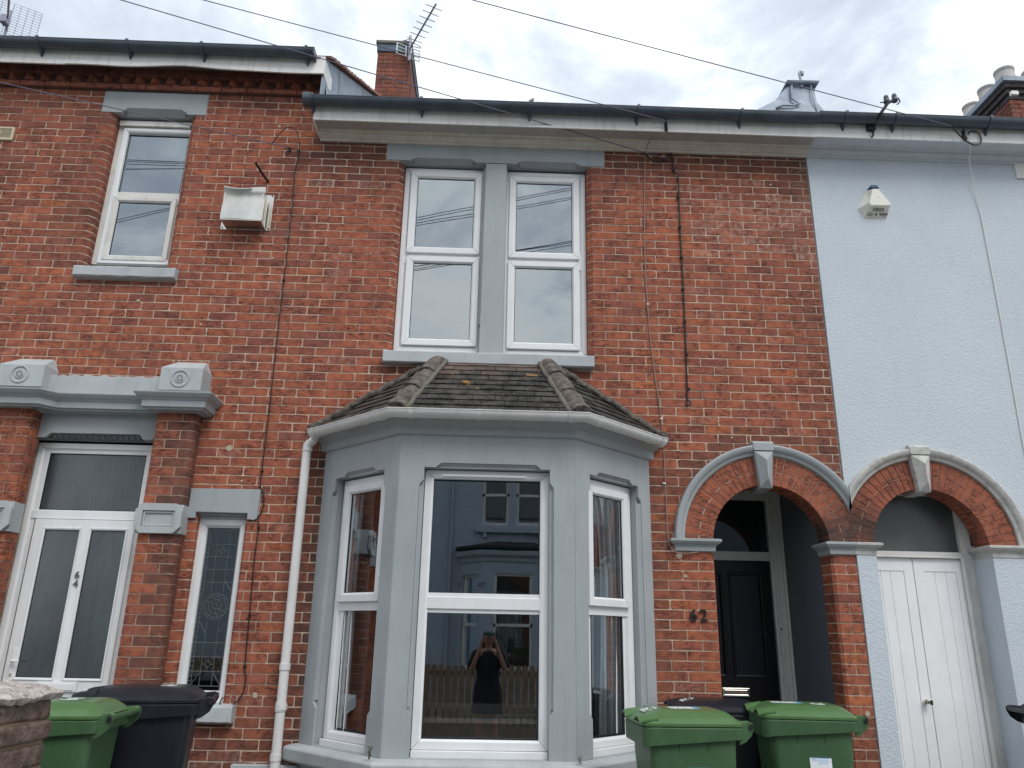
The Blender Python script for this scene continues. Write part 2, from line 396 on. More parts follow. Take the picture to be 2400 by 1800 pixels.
def soot_shade(x,z):  # brick darkening: sooty wear, plus corner shade painted in beside the bay
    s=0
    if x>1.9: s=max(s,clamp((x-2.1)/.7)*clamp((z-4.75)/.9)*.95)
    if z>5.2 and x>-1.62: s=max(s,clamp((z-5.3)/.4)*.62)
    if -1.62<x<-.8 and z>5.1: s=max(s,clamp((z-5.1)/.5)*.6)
    if -1.62<x<-1.25 and z<2.85: s=max(s,clamp((x+1.62)/.3)*.9)  # left corner by the bay: dirt and shade painted into the tone
    if 1.2<x<1.42 and z<2.8: s=max(s,.6*clamp((1.42-x)/.15))  # right corner by the bay, dirt and shade painted likewise
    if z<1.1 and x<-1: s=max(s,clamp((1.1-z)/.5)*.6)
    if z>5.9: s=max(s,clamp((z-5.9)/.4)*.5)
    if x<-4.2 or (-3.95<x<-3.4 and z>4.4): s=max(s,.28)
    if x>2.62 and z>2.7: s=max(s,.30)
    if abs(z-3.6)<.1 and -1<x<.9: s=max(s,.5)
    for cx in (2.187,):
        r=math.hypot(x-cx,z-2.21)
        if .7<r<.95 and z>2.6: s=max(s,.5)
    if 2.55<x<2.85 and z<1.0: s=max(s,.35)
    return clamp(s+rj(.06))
def efff(x,z):
    e=0
    if 1.7<x<2.75 and 4.7<z<5.35: e=.55*random.random()
    if x>2.7 and z>4.5: e=max(e,.3*random.random())
    if random.random()<.05: e=max(e,.35*random.random())
    return e
# brick collection: house -> list of (distance, MB)
BR={'64':[],'62':[],'60':[]}
def addb(h,mb,c):
    d=(Vector(c)-CAMP).length
    e=Vector(c)-CAMP; zc=e.dot(_f); ix=abs(e.dot(_r2)/zc*1803); iy=abs(e.dot(_u2)/zc*1803)
    if ix>1230 or iy>930: d+=100
    BR[h].append((d,mb))
# openings that interrupt the wall: (x0,x1,z0,z1,reveal, through)
CH=.045
OPEN=[(-3.515,-2.83,4.384,5.955,1),   # upper window 64
      (-3.64,-2.70,5.951,6.176,0),
      (-3.56,-2.71,4.28,4.40,0),
      (-.865,.78,3.70,5.545,1),        # upper windows 62
      (-1.03,.943,5.545,5.76,0),
      (-.915,.815,3.59,3.705,0),
      (-5.4,-2.66,-.1,3.39,0),         # door 64 with surround
      (-2.64,-2.33,-.1,3.12,0),
      (-3.55,-2.66,3.1,3.40,0),
      (-2.585,-2.34,3.1,3.52,0),(-3.84,-3.57,3.1,3.52,0),(-2.75,-2.235,3.13,3.235,0),
      (-2.25,-1.885,.99,2.30,2),(-2.33,-1.79,2.302,2.53,0),(-2.5,-1.785,.86,.99,0),
      (-1.30,1.235,-.1,2.86,0),        # bay
      (1.415,1.735,2.135,2.235,0),
      (1.730,2.640,-.1,2.21,2),(2.55,2.84,2.135,2.235,0),
      (2.085,2.247,2.9,3.015,0)]
ARCHC=[(2.187,2.21),(3.45,2.21)]
def arch_top(x):   # z below which the wall is hood or arch
    z=-9
    for cx,cz in ARCHC:
        if abs(x-cx)<.725: z=max(z,cz+math.sqrt(.725**2-(x-cx)**2))
    return z
k0=int((6.2-ZB)/GAUGE)+1
random.seed(11)
def lay():
    k=k0
    while True:
        zt=ZB+k*GAUGE; zb_=zt-GAUGE; k-=1
        if zt<-.05: break
        za,zb=zb_+.0028,zt-.0028
        zm=(za+zb)/2
        X0,X1=-5.4,(2.80 if zm>2.2 else 2.836)
        if zm>5.72: X1=-1.66
        if zm>6.185: continue
        # blocked intervals
        bl=[]
        part=[]
        for o in OPEN:
            ov=min(zb,o[3])-max(za,o[2])
            if ov<=.004: continue
            lo=o[3]+.003 if o[2]<=za+.004 else za; hi=o[2]-.003 if o[3]>=zb-.004 else zb
            if ov>.055 or o[4] or (lo>za and hi<zb): bl.append((o[0],o[1],o[4]))
            elif o[2]>za and o[3]<zb: pass
            else:
                if lo>za and zb-lo<.014 or hi<zb and hi-za<.014: bl.append((o[0],o[1],0))
                else: part.append((o[0],o[1],lo,hi))
        cuts=[c for p_ in part for c in p_[:2]]
        bl.sort(); free=[]; cur=X0; cr=0
        for a,b,r in bl:
            if a>cur: free.append((cur,a,cr,r))
            if b>cur: cur=b; cr=r
        if cur<X1: free.append((cur,X1,cr,0))
        ph=(k%2)*PITCH/2+rj(.006)
        for a,b,ra,rb in free:
            if b-a<.012: continue
            aa=a+(CH if ra==1 else (.02 if ra==2 else 0)); bb=b-(CH if rb==1 else (.02 if rb==2 else 0))
            # joints
            n0=math.floor((a-ph)/PITCH); js=[]
            x=ph+n0*PITCH
            while x<b:
                if x>a+.05 and x<b-.05: js.append(x+rj(.004))
                x+=PITCH
            js=[x_ for x_ in js if all(abs(x_-c_)>.03 for c_ in cuts)]+[c_ for c_ in cuts if a+.02<c_<b-.02]; js.sort()
            e=[a]+js+[b]
            for i in range(len(e)-1):
                p,q=e[i],e[i+1]
                first,last=(i==0),(i==len(e)-2)
                gp=.0 if (first and ra) else .0026; gq=.0 if (last and rb) else .0026
                cx=(p+q)/2; h='64' if cx<-1.64 else '62'
                if h=='62' and zm>5.72: continue
                # skip bricks fully hidden behind the bay roof
                mb=MB(); mb.tone=tone(cx,zm,soot_shade(cx,zm),efff(cx,zm))
                zt_=arch_top(cx) if zm>2.2 else -9
                lo=max(arch_top(p+.01),arch_top(q-.01),arch_top(cx)) if zm>2.2 else -9
                if zm>2.2 and lo>za:
                    xs=[p+gp+(q-gq-p-gp)*t/6 for t in range(7)]
                    bot=[max(za,arch_top(x)) for x in xs]
                    keep=[(x,bz) for x,bz in zip(xs,bot) if bz<zb-.003]
                    if len(keep)<2: continue
                    poly=keep+[(keep[-1][0],zb),(keep[0][0],zb)]
                    frust(mb,poly,0,.007,.0015); addb(h,mb,(cx,0,zm)); continue
                if (first and ra) or (last and rb):
                    c1=CH if (ra if first and ra else rb)==1 else .02
                    dy=.045 if c1==CH else .02; dep=.125 if c1==CH else .2
                    if first and ra: pl=[(q-gq,0),(p+c1,0),(p,dy),(p,dep),(q-gq,dep)]
                    else: pl=[(p+gp,dep),(q,dep),(q,dy),(q-c1,0),(p+gp,0)]
                    mb.prism(pl,za+.0022,zb-.0022,'z'); addb(h,mb,(cx,0,zm)); continue
                if q-p<.02: continue
                z1_,z2_=za,zb
                for pp in part:
                    if pp[0]-.005<=cx<=pp[1]+.005: z1_=max(z1_,pp[2]); z2_=min(z2_,pp[3])
                if z2_-z1_<.01: continue
                frust(mb,brick_outline(p+gp,q-gq,z1_,z2_),rj(.0008),.007); addb(h,mb,(cx,0,zm))
lay()
# porch pillar return bricks and arch rings
def arch_ring(h,cx,cz,soot_dark):
    n=33; r0,r1=.457,.683; random.seed(int(cx*100))
    for i in range(n):
        a0=math.pi*i/n+.004; a1=math.pi*(i+1)/n-.004
        am=(a0+a1)/2
        if abs(am-math.pi/2-.045)<.055: continue
        split=(i%2==0)
        segs=[(r0,r1)] if not split else ([(r0,r0+.11),(r0+.118,r1)] if i%4==0 else [(r0,r1-.12),(r1-.112,r1)])
        for s0,s1 in segs:
            pl=[(cx+s0*math.cos(a0),cz+s0*math.sin(a0)),(cx+s1*math.cos(a0),cz+s1*math.sin(a0)),(cx+s1*math.cos(a1),cz+s1*math.sin(a1)),(cx+s0*math.cos(a1),cz+s0*math.sin(a1))]
            mb=MB(); x,z=cx+.57*math.cos(am),cz+.57*math.sin(am)
            st=soot_dark(x,z); mb.tone=(clamp(.52+rj(.13)),st,.08*random.random(),1)
            y=rj(.0015)-.001
            vs=[(p[0],y,p[1]) for p in pl]+[(p[0],.20,p[1]) for p in pl]
            ins=inset(pl,.002)
            vs=[(p[0],y+.002,p[1]) for p in pl]+[(p[0],y-.001,p[1]) for p in ins]+[(p[0],.20,p[1]) for p in pl]
            mb.add(vs,[(4,5,6,7)]+[(j,(j+1)%4,4+(j+1)%4,4+j) for j in range(4)]+[(8+j,8+(j+1)%4,(j+1)%4,j) for j in range(4)])
            addb(h,mb,(x,0,z))
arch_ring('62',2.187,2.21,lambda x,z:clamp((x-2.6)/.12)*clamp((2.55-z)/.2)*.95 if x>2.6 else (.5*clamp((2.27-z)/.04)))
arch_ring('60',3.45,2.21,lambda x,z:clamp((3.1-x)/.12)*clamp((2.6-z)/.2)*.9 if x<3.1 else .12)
# infill bricks between the two arches above the shared impost
for k in range(6):
    z=2.235+k*.062; hw=[.2,.2,.2,.2,.2,.2][k]
    for h,xa,xb in (('62',2.818-hw,2.814),('60',2.822,2.818+hw)):
        # only the wedge between the two rings
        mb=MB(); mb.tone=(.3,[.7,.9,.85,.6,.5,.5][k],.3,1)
        xa2=max(xa,2.187+math.sqrt(max(0,.686**2-(z+.03-2.21)**2))+.002); xb2=min(xb,3.45-math.sqrt(max(0,.686**2-(z+.03-2.21)**2))-.002)
        if xb2-xa2>.01: frust(mb,[(xa2,z),(xb2,z),(xb2,z+.054),(xa2,z+.054)],0,.01,.002); addb(h,mb,(xa2,0,z))
# pilasters of the 64 doorway: rounded corner bricks
def pil(x0,x1,z0,z1,yf,seed):
    random.seed(seed); k=0; z=z1
    rr=.045
    def arcp(cx,cy,a0,a1): return [(cx+rr*math.cos(R(a)),cy+rr*math.sin(R(a))) for a in (a0,(a0+a1)/2,a1)]
    while z>z0:
        za,zb=z-GAUGE+.004,z-.004
        sp=x0+(.105 if k%2 else .215)
        L=arcp(x0+rr,yf+rr,180,270); Rr=arcp(x1-rr,yf+rr,270,360)
        for pl in ([(x0,.02)]+L+[(sp-.004,yf),(sp-.004,.02)],[(sp+.004,.02),(sp+.004,yf)]+Rr+[(x1,.02)]):
            mb=MB(); cx=sum(p[0] for p in pl)/len(pl)
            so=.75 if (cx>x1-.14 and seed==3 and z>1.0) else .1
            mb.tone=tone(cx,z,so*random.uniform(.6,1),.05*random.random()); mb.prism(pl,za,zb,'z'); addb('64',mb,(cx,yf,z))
        z-=GAUGE; k+=1
pil(-2.645,-2.325,0.05,3.108,-.12,3)
pil(-3.90,-3.585,0.05,3.108,-.12,4)
# bricks between side window and pilaster are laid by lay(); dogtooth cornice of 64
random.seed(5)
def emit(hk,house,limit):
    L=sorted(BR[hk],key=lambda t:t[0])
    for i,(d,mb) in enumerate(L[:limit]):
        me=mb.mesh('brick',m_brick); o=bpy.data.objects.new('brick',me); COL.objects.link(o); par(o,house)
    rest=MB()
    for d,mb in L[limit:]:
        b=len(rest.v); rest.v+=mb.v; rest.f+=[[b+i for i in f] for f in mb.f]; rest.t+=mb.t
    if rest.v:
        o=rest.build('brickwork',m_brick,fix=False); o['kind']='stuff'; par(o,house)
# ---------------- mortar bed / wall backing plates
def P(name,loops,y0,y1,mat,h,bevel=None):
    o=MB().plate(loops,y0,y1).build(name,mat,bevel=bevel); return par(o,h)
def rect(x0,x1,z0,z1): return [(x0,z0),(x1,z0),(x1,z1),(x0,z1)]
def arcpts(cx,cz,r,a0,a1,n): return [(cx+r*math.cos(R(a0+(a1-a0)*i/n)),cz+r*math.sin(R(a0+(a1-a0)*i/n))) for i in range(n+1)]
# 64
P('wall',[rect(-5.4,-1.64,-.2,6.32),rect(-3.57,-2.78,4.385,6.01),rect(-3.63,-2.645,-.1,2.96),rect(-2.275,-1.86,.97,2.36)],.0035,.12,m_mortar,H64)
# 62: outline with porch arch (opening from the left jamb to the right jamb)
o62=[(-1.64,-.2),(1.700,-.2),(1.700,2.15),(1.730,2.15),(1.730,2.21)]+list(reversed(arcpts(2.187,2.21,.463,2,178,30)))+[(2.644,2.21),(2.644,2.15),(2.668,2.15),(2.668,-.2),(2.836,-.2),(2.836,2.21),(2.82,2.21),(2.82,2.64),(2.80,2.66),(2.80,5.76),(-1.64,5.76)]
P('wall',[o62,rect(-.915,.83,3.70,5.60),rect(-1.24,1.17,.70,2.80)],.0035,.12,m_mortar,H62)
# 60 rendered wall, opening radius .72 hidden by the hood, brick ring behind
o60=[(2.838,-.2),(2.992,-.2),(2.992,2.16)]+[(2.838+.0,2.16)]
wall60=[(2.806,2.665)]+[(x,z) for x,z in reversed(arcpts(3.45,2.21,.722,0,141,30))][0:]+[(3.908,2.21),(3.908,-.2),(5.9,-.2),(5.9,5.78),(2.806,5.78)]
P('wall',[wall60],-.012,.12,m_render,H60)
P('wall',[rect(2.838,2.992,-.2,2.16)],-.012,.12,m_render,H60)
P('arch_bed',[[(2.822,2.16),(2.987,2.16),(2.987,2.21)]+list(reversed(arcpts(3.45,2.21,.463,2,178,30)))+[(3.912,2.21),(4.172,2.21)]+arcpts(3.45,2.21,.722,0,146,26)+[(2.822,2.62)]],.0045,.12,m_arch_mortar,H60)
def reveal_core(h,x,sg,z0,z1,ch,dy,dep):
    # mortar behind the bricks of a chamfered reveal; sg=-1: opening lies to the right of x
    g=.0018; pl=[(x+sg*(ch+.02),.0032),(x+sg*(ch+.0005),.0022),(x+sg*g,dy+.0012),(x+sg*g,dep),(x+sg*(ch+.02),dep)]
    par(MB().prism(pl,z0,z1,'z').build('mortar_reveal',m_mortar),h)
for h,x,sg,z0,z1,ch,dy,dep in ((H64,-3.515,-1,4.385,5.955,CH,.045,.12),(H64,-2.83,1,4.385,5.955,CH,.045,.12),(H62,-.865,-1,3.70,5.548,CH,.045,.12),(H62,.78,1,3.70,5.548,CH,.045,.12),
    (H64,-2.25,-1,.97,2.31,.02,.02,.12),(H64,-1.885,1,.97,2.31,.02,.02,.12),(H62,1.730,-1,-.1,2.15,.02,.02,.2),(H62,2.640,1,-.1,2.15,.02,.02,.2)): reveal_core(h,x,sg,z0,z1,ch,dy,dep)
# old filler plugs and chips of mortar on the brick faces
random.seed(99)
m_plug=simple('old_filler',(.44,.37,.29),.9,.1,var=.15)
for (x,z,r_,hh) in ((-2.02,5.86,.016,H64),(-3.0,4.1,.014,H64),(-3.9,4.22,.010,H64),(-2.45,3.90,.012,H64),(-2.86,5.35,.010,H64),(-1.93,4.53,.011,H64),(-2.08,2.86,.028,H64),(-1.95,2.60,.010,H64),(-1.66,1.05,.022,H64),(-4.1,5.78,.010,H64),
    (1.5,4.95,.008,H62),(1.37,5.15,.009,H62),(1.32,5.05,.009,H62),(1.44,5.10,.010,H62),(2.0,5.40,.010,H62),(2.45,5.42,.011,H62),(1.62,4.55,.010,H62),(1.05,5.2,.009,H62),(2.35,4.42,.009,H62),(1.46,2.10,.03,H62),(1.50,1.95,.016,H62),(1.93,3.05,.010,H62),(-1.1,4.6,.009,H62),(2.79,1.0,.022,H62)):
    ring_=[(x+r_*random.uniform(.6,1.25)*math.cos(a),z+r_*random.uniform(.5,1.1)*math.sin(a)) for a in [i*math.pi/5 for i in range(10)]]
    par(MB().prism(ring_,-.0035,.004,'y').build('filler_patch',m_plug,bevel=.001),hh)
# reveals of the 60 doorway
o=MB().box(3.908,4.0,.12,.36,-.2,2.25).box(2.90,2.992,.12,.36,-.2,2.16).build('reveal',m_render); par(o,H60)

# ---------------- windows
def mitre(mb,x0,x1,z0,z1,w,yb,yf,lip=.010,gap=.0009):
    prof=[(0,yb),(0,yf),(w-.014,yf),(w-.002,yf+lip),(w,yf+lip+.004),(w,yb)]
    C=[((x0,z0),(1,1)),((x1,z0),(-1,1)),((x1,z1),(-1,-1)),((x0,z1),(1,-1))]
    for i in range(4):
        (a,da),(b,db)=C[i],C[(i+1)%4]
        t=Vector((b[0]-a[0],b[1]-a[1])).normalized()*gap
        A=[(a[0]+da[0]*o+t.x,y,a[1]+da[1]*o+t.y) for o,y in prof]; B=[(b[0]+db[0]*o-t.x,y,b[1]+db[1]*o-t.y) for o,y in prof]
        k=len(prof)
        mb.add(A+B,[(j,(j+1)%k,k+(j+1)%k,k+j) for j in range(k)]+[tuple(range(k)),tuple(k+j for j in reversed(range(k)))])
def window(h,Mx,x0,x1,z0,z1,y,fw,lights,matf=None,glass=None,label=None,extra=None,sill=None,head=0):
    """lights: (gx0,gx1,gz0,gz1,sash) glass openings, sash width or 0"""
    matf=matf or m_upvc; glass=glass or m_glass
    f=MB(Mx); mitre(f,x0,x1,z0,z1,fw,y+.07,y)
    f.box(x0+.004,x0+fw-.006,y+.03,y+.068,z0+.004,z1-.004) if False else None
    zs=sorted(set([(l[2],l[3]) for l in lights]))
    # fill bars between lights
    for i in range(len(lights)-1):
        a,b=lights[i],lights[i+1]
        f.box(x0+fw*.8,x1-fw*.8,y+.006,y+.06,min(a[3],b[3])-.004,max(a[2],b[2])+.004)
    # fill between the outer frame and each light
    for gx0,gx1,gz0,gz1,sw in lights:
        f.plate([rect(x0+fw*.7,x1-fw*.7,max(z0+fw*.7,gz0-.10),min(z1-fw*.7,gz1+.10)),rect(gx0-.003,gx1+.003,gz0-.003,gz1+.003)],y+.016+random.random()*.004,y+.055)
    w=f.build('window',matf,bevel=.003); par(w,h)
    if label: w['label']=label
    for gx0,gx1,gz0,gz1,sw in lights:
        if sw:
            s=MB(Mx); mitre(s,gx0-sw,gx1+sw,gz0-sw,gz1+sw,sw,y+.02,y-.022,.012); so=s.build('sash',matf,w,bevel=.0025)
        yg=y+(-.004 if sw else .018)
        g=MB(Mx); mitre(g,gx0-.001,gx1+.001,gz0-.001,gz1+.001,.006,yg+.012,yg,.002,0); g.build('gasket',m_black,w)
        g=MB(Mx).add([(gx0,yg+.008,gz0),(gx1,yg+.008,gz0),(gx1,yg+.008,gz1),(gx0,yg+.008,gz1)],[(0,1,2,3)]); g.build('pane',glass,w,fix=False)
    return w
I4=Matrix.Identity(4)
# ---- 64 upper window
w=window(H64,I4,-3.515,-2.775,4.475,5.93,.11,.05,[(-3.377,-2.925,4.565,5.088,.05),(-3.418,-2.876,5.196,5.803,0)],m_timber,m_glassup)
f=MB(); mitre(f,-3.462,-2.80,4.485,5.86,.045,.15,.095,.008); f.build('inner_frame',m_upvc,w,bevel=.002)
f=MB().box(-3.51,-2.85,.085,.125,5.895,5.93).box(-3.50,-2.86,.075,.125,5.87,5.892); f.build('head_trim',m_timber,w,bevel=.004)
# lintel with stopped chamfer
def lintel(h,x0,x1,z0,z1,y,notches,nh,mat,depth=.12,name='lintel',ch=.03,nd=.05,jit=0):
    pts=[(x0,z0)]
    for a,b in notches:
        pts+=[(a,z0),(a+.008,z0+nh*.45),(a+ch,z0+nh*.55),(a+ch+.015,z0+nh),(b-ch-.015,z0+nh),(b-ch,z0+nh*.55),(b-.008,z0+nh*.45),(b,z0)]
    n=14
    pts+=[(x1,z0)]+[(x1+rj(jit),z0+(z1-z0)*.5)]+[(x1-(x1-x0)*i/n,z1+rj(jit)) for i in range(n+1)]+[(x0+rj(jit),z0+(z1-z0)*.5)]
    mb=MB().plate([pts],y,y+nd)
    mb.box(x0+.004,x1-.004,y+nd+.002,depth,z0+.001,z1-.01)
    for a,b in notches:
        mb.add([(a+.01,y+.001,z0+nh),(b-.01,y+.001,z0+nh),(b-.03,y+nd+.004,z0+.002),(a+.03,y+nd+.004,z0+.002)],[(0,1,2,3)])
    o=mb.build(name,mat,bevel=.003); return par(o,h)
random.seed(21)
lintel(H64,-3.64,-2.70,5.952,6.174,-.004,[(-3.458,-2.872)],.05,m_grey,jit=.002)
def sill(h,x0,x1,z0,z1,y,mat,name='window_sill',jag=.004,seed=1,yb=.12):
    random.seed(seed); n=16; top=[];bot=[]
    a=[];
    for i in range(n+1):
        x=x0+(x1-x0)*i/n
        a.append([(x,yb,z0),(x,.0,z0+.002),(x,y+.012,z0+abs(rj(jag))),(x,y+rj(jag*.4),z0+.012),(x,y,z1-.012+rj(jag*.3)),(x,y+.008,z1-.004+rj(jag*.3)),(x,yb,z1+.02)])
    mb=MB().rings(a); o=mb.build(name,mat,bevel=.002); return par(o,h)
sill(H64,-3.555,-2.708,4.283,4.384,-.065,m_greyfade,jag=.008,seed=3)
# ---- 62 upper windows, mullion, lintel, sill
window(H62,I4,-.862,-.135,3.755,5.535,.10,.05,[(-.736,-.225,3.868,4.576,.062),(-.742,-.228,4.733,5.428,.062)],None,m_glassup,'left upstairs window, grubby glass')
window(H62,I4,.062,.778,3.745,5.53,.10,.05,[(.152,.654,3.860,4.557,.062),(.152,.656,4.713,5.412,.062)],None,m_glassup)
random.seed(4)
lintel(H62,-1.030,.943,5.548,5.729,-.005,[(-.81,-.225),(.145,.722)],.030,m_grey,jit=.0025)
mb=MB().plate([[(-.138,3.705),(.054,3.705),(.058,5.545),(-.128,5.545)]],.0,.05).box(-.15,.066,.052,.12,3.705,5.545)
mb.add([(-.138,.002,3.98),(-.128,.002,5.40),(-.150,.054,5.40),(-.156,.054,3.98)],[(0,1,2,3)])
par(mb.build('mullion',m_grey,bevel=.004),H62)
sill(H62,-.918,.815,3.590,3.700,-.075,m_greyfade,jag=.005,seed=9)
par(MB().box(-.80,.72,.115,.13,3.70,3.76).build('under_board',m_dark),H62)

# ---- 64 doorway surround
G=m_grey
random.seed(31)
pts=[(-3.628,2.908),(-3.53,2.908),(-3.49,2.946),(-2.80,2.950),(-2.765,2.908),(-2.70,2.908),(-2.62,2.95),(-2.62,3.115),(-3.63,3.115)]
mb=MB().plate([pts],.0,.03).box(-3.63,-2.66,.075,.12,2.908,3.11)
par(mb.build('door_lintel',G,bevel=.003),H64)
# small carved triangles under the lintel
mb=MB(); n=15
for i in range(n):
    x=-3.50+i*.0475
    mb.add([(x,.03,2.948),(x+.0475,.03,2.948),(x,.074,2.906),(x+.0475,.074,2.906),(x+.020,.036,2.914),(x+.030,.03,2.948)],[(0,4,2),(0,5,4),(5,3,4),(2,4,3),(5,1,3)])
mb.box(-3.50,-2.78,.072,.08,2.90,2.912)
par(mb.build('carved_band',simple('grey_paint_recess',(.17,.19,.205),.6,.3,var=.1)),H64)
# frieze band and main cornice run, breaking forward over the left pilaster
prof_c=[(0,3.105),(.02,3.105),(.022,3.118),(.045,3.122),(.047,3.172),(.055,3.176),(.062,3.186),(.078,3.196),(.094,3.214),(.100,3.222),(.100,3.232),(0,3.262)]
par(MB().sweep([(-5.4,-.175),(-3.53,-.175),(-3.44,-.07),(-2.60,-.07)],prof_c).build('cornice',G,bevel=.002),H64)
par(MB().sweep([(-2.672,.02),(-2.672,-.185),(-2.275,-.185),(-2.275,.02)],prof_c).build('pilaster_cap',G,bevel=.002),H64)
par(MB().box(-5.4,-3.60,-.17,.02,3.108,3.255).box(-2.668,-2.28,-.18,.02,3.100,3.255).box(-3.60,-2.60,-.068,.02,3.10,3.25).build('cornice_core',G),H64)
# parapet with chipped top
random.seed(14)
top=[(-2.60-(i)*.94/26,3.397+ (rj(.006) if i%2 else rj(.012))) for i in range(27)]
par(MB().plate([[(-3.56,3.235),(-2.60,3.235)]+top],-.10,.02).build('parapet',m_greyfade,bevel=.004),H64)
def block(x0,x1,z0,z1,y,h):
    ch=.10
    vs=[(x0,y,z0),(x1,y,z0),(x1,.02,z0),(x0,.02,z0),(x0,y,z1-ch),(x1,y,z1-ch),(x1,.02,z1-ch),(x0,.02,z1-ch),(x0+.045,-.03,z1),(x1-.045,-.03,z1),(x1-.045,.02,z1),(x0+.045,.02,z1)]
    fs=[(0,3,2,1),(0,1,5,4),(1,2,6,5),(3,0,4,7),(4,5,9,8),(5,6,10,9),(7,4,8,11),(8,9,10,11)]
    b=MB().add(vs,fs).build('carved_block',m_greyfade,bevel=.005); par(b,h)
    cx,cz=(x0+x1)/2-.004,z0+.098
    rd=MB()
    for r,t in ((.066,.006),(.030,.005)):
        rr=[]
        for i in range(33):
            a=2*math.pi*i/32; rr.append((cx+r*math.cos(a),y-.004,cz+r*math.sin(a)))
        rd.tube(rr,t,6)
    for k in range(8):
        a=2*math.pi*k/8; rd.tube([(cx,y-.002,cz),(cx+.016*math.cos(a),y-.007,cz+.016*math.sin(a)),(cx+.021*math.cos(a),y,cz+.021*math.sin(a))],.0045,5)
    rd.build('rosette',m_greyfade,b)
block(-2.625,-2.298,3.262,3.552,-.20,H64); block(-3.875,-3.527,3.262,3.545,-.20,H64)
# pilaster blocks: octagonal face with sunk panel
def pblock(x0,x1,z0,z1,y,h):
    c=.05
    oct_=[(x0,z0+c),(x0+c,z0),(x1-c,z0),(x1,z0+c),(x1,z1-c),(x1-c,z1),(x0+c,z1),(x0,z1-c)]
    p=rect(x0+.055,x1-.055,z0+.05,z1-.055)
    mb=MB().plate([oct_,p],y,y+.03)
    mb.box(x0+.055,x1-.055,y+.022,y+.03,z0+.05,z1-.055)
    mb.plate([rect(x0+.058,x1-.058,z0+.053,z1-.058),rect(x0+.072,x1-.072,z0+.067,z1-.072)],y+.010,y+.022)
    for xs,xi in ((x0,x0),(x1,x1)): pass
    mb.box(x0+.006,x1-.006,y+.032,.02,z0+.004,z1-.004)
    par(mb.build('pilaster_block',m_greyfade,bevel=.003),h)
pblock(-2.660,-2.312,2.165,2.388,-.155,H64); pblock(-3.93,-3.57,2.155,2.382,-.155,H64)
# mortar cores of the pilasters
def pcore(x0,x1,yf):
    r_=.041; g=.004; x0+=g;x1-=g;yf+=g
    A=lambda cx,cy,a0,a1:[(cx+r_*math.cos(R(a)),cy+r_*math.sin(R(a))) for a in (a0,(a0+a1)/2,a1)]
    return [(x0,.02)]+A(x0+r_,yf+r_,180,270)+A(x1-r_,yf+r_,270,360)+[(x1,.02)]
par(MB().prism(pcore(-2.645,-2.325,-.12),0,3.11,'z').prism(pcore(-3.90,-3.585,-.12),0,3.11,'z').build('pilaster_core',m_mortar),H64)
par(MB().box(-5.4,-3.90,-.02,.02,0,3.11).build('mortar_return',m_mortar),H64)
# ---- 64 door
F=MB(); mitre(F,-3.622,-2.638,.06,2.888,.055,.17,.10,.012); F.box(-3.57,-2.74,.105,.165,2.288,2.352); F.box(-3.57,-3.54,.112,.16,.1,2.29)
F.box(-2.775,-2.69,.115,.16,.1,2.30); F.plate([rect(-3.575,-2.69,2.335,2.84),rect(-3.525,-2.765,2.358,2.807)],.115,.16)
dfr=par(F.build('door_frame',m_upvc,bevel=.003,),H64)
MB().add([(-3.525,.125,2.358),(-2.765,.125,2.358),(-2.765,.125,2.807),(-3.525,.125,2.807)],[(0,1,2,3)]).build('fanlight_pane',m_frost,dfr,fix=False)
g=MB(); mitre(g,-3.527,-2.763,2.356,2.809,.008,.13,.117,0,0); g.build('gasket',m_black,dfr)
D=MB(); x0,x1,z0,z1=-3.515,-2.755,.09,2.282
ga,gb=(-3.428,-3.163,1.135,2.203),(-3.076,-2.812,1.135,2.205)
D.plate([rect(x0,x1,z0,z1),rect(*ga),rect(*gb),rect(-3.43,-2.82,.25,.95)],.085,.13)
D.box(-3.43,-2.82,.10,.125,.25,.95)
door=par(D.build('door',m_upvc,bevel=.004),H64)
for q_ in (ga,gb):
    g=MB(); mitre(g,q_[0]-.014,q_[1]+.014,q_[2]-.014,q_[3]+.014,.016,.10,.076,.004,.0006); g.build('glazing_bead',m_upvc,door,bevel=.002)
    g=MB(); mitre(g,q_[0],q_[1],q_[2],q_[3],.005,.10,.088,0,0); g.build('gasket',m_black,door)
    MB().add([(q_[0],.094,q_[2]),(q_[1],.094,q_[2]),(q_[1],.094,q_[3]),(q_[0],.094,q_[3])],[(0,1,2,3)]).build('pane',m_frost,door,fix=False)
mb=MB().box(-3.255,-2.968,.066,.085,1.045,1.112).box(-3.235,-2.988,.060,.066,1.055,1.100); mb.build('letter_plate',m_upvc,door,bevel=.004)
mb=MB().box(-3.475,-3.440,.074,.085,1.11,1.335).tube([(-3.458,.085,1.25),(-3.458,.045,1.25),(-3.40,.04,1.248)],.009,8)
mb.build('handle',m_upvc,door,bevel=.004)
mb=MB().tube([(-3.458,.076,1.155),(-3.458,.068,1.155)],.010,12); mb.build('keyhole',m_steel,door)
m_num=simple('black_numeral',(.02,.02,.02),.35,.5)
m_num2=simple('grey_numeral',(.10,.10,.10),.3,.6,metal=.5)
for ch_,zz in (('6',1.842),('4',1.776)): text('digit',ch_,.078,TW(-3.117,.078,zz),.003,m_num2,door)
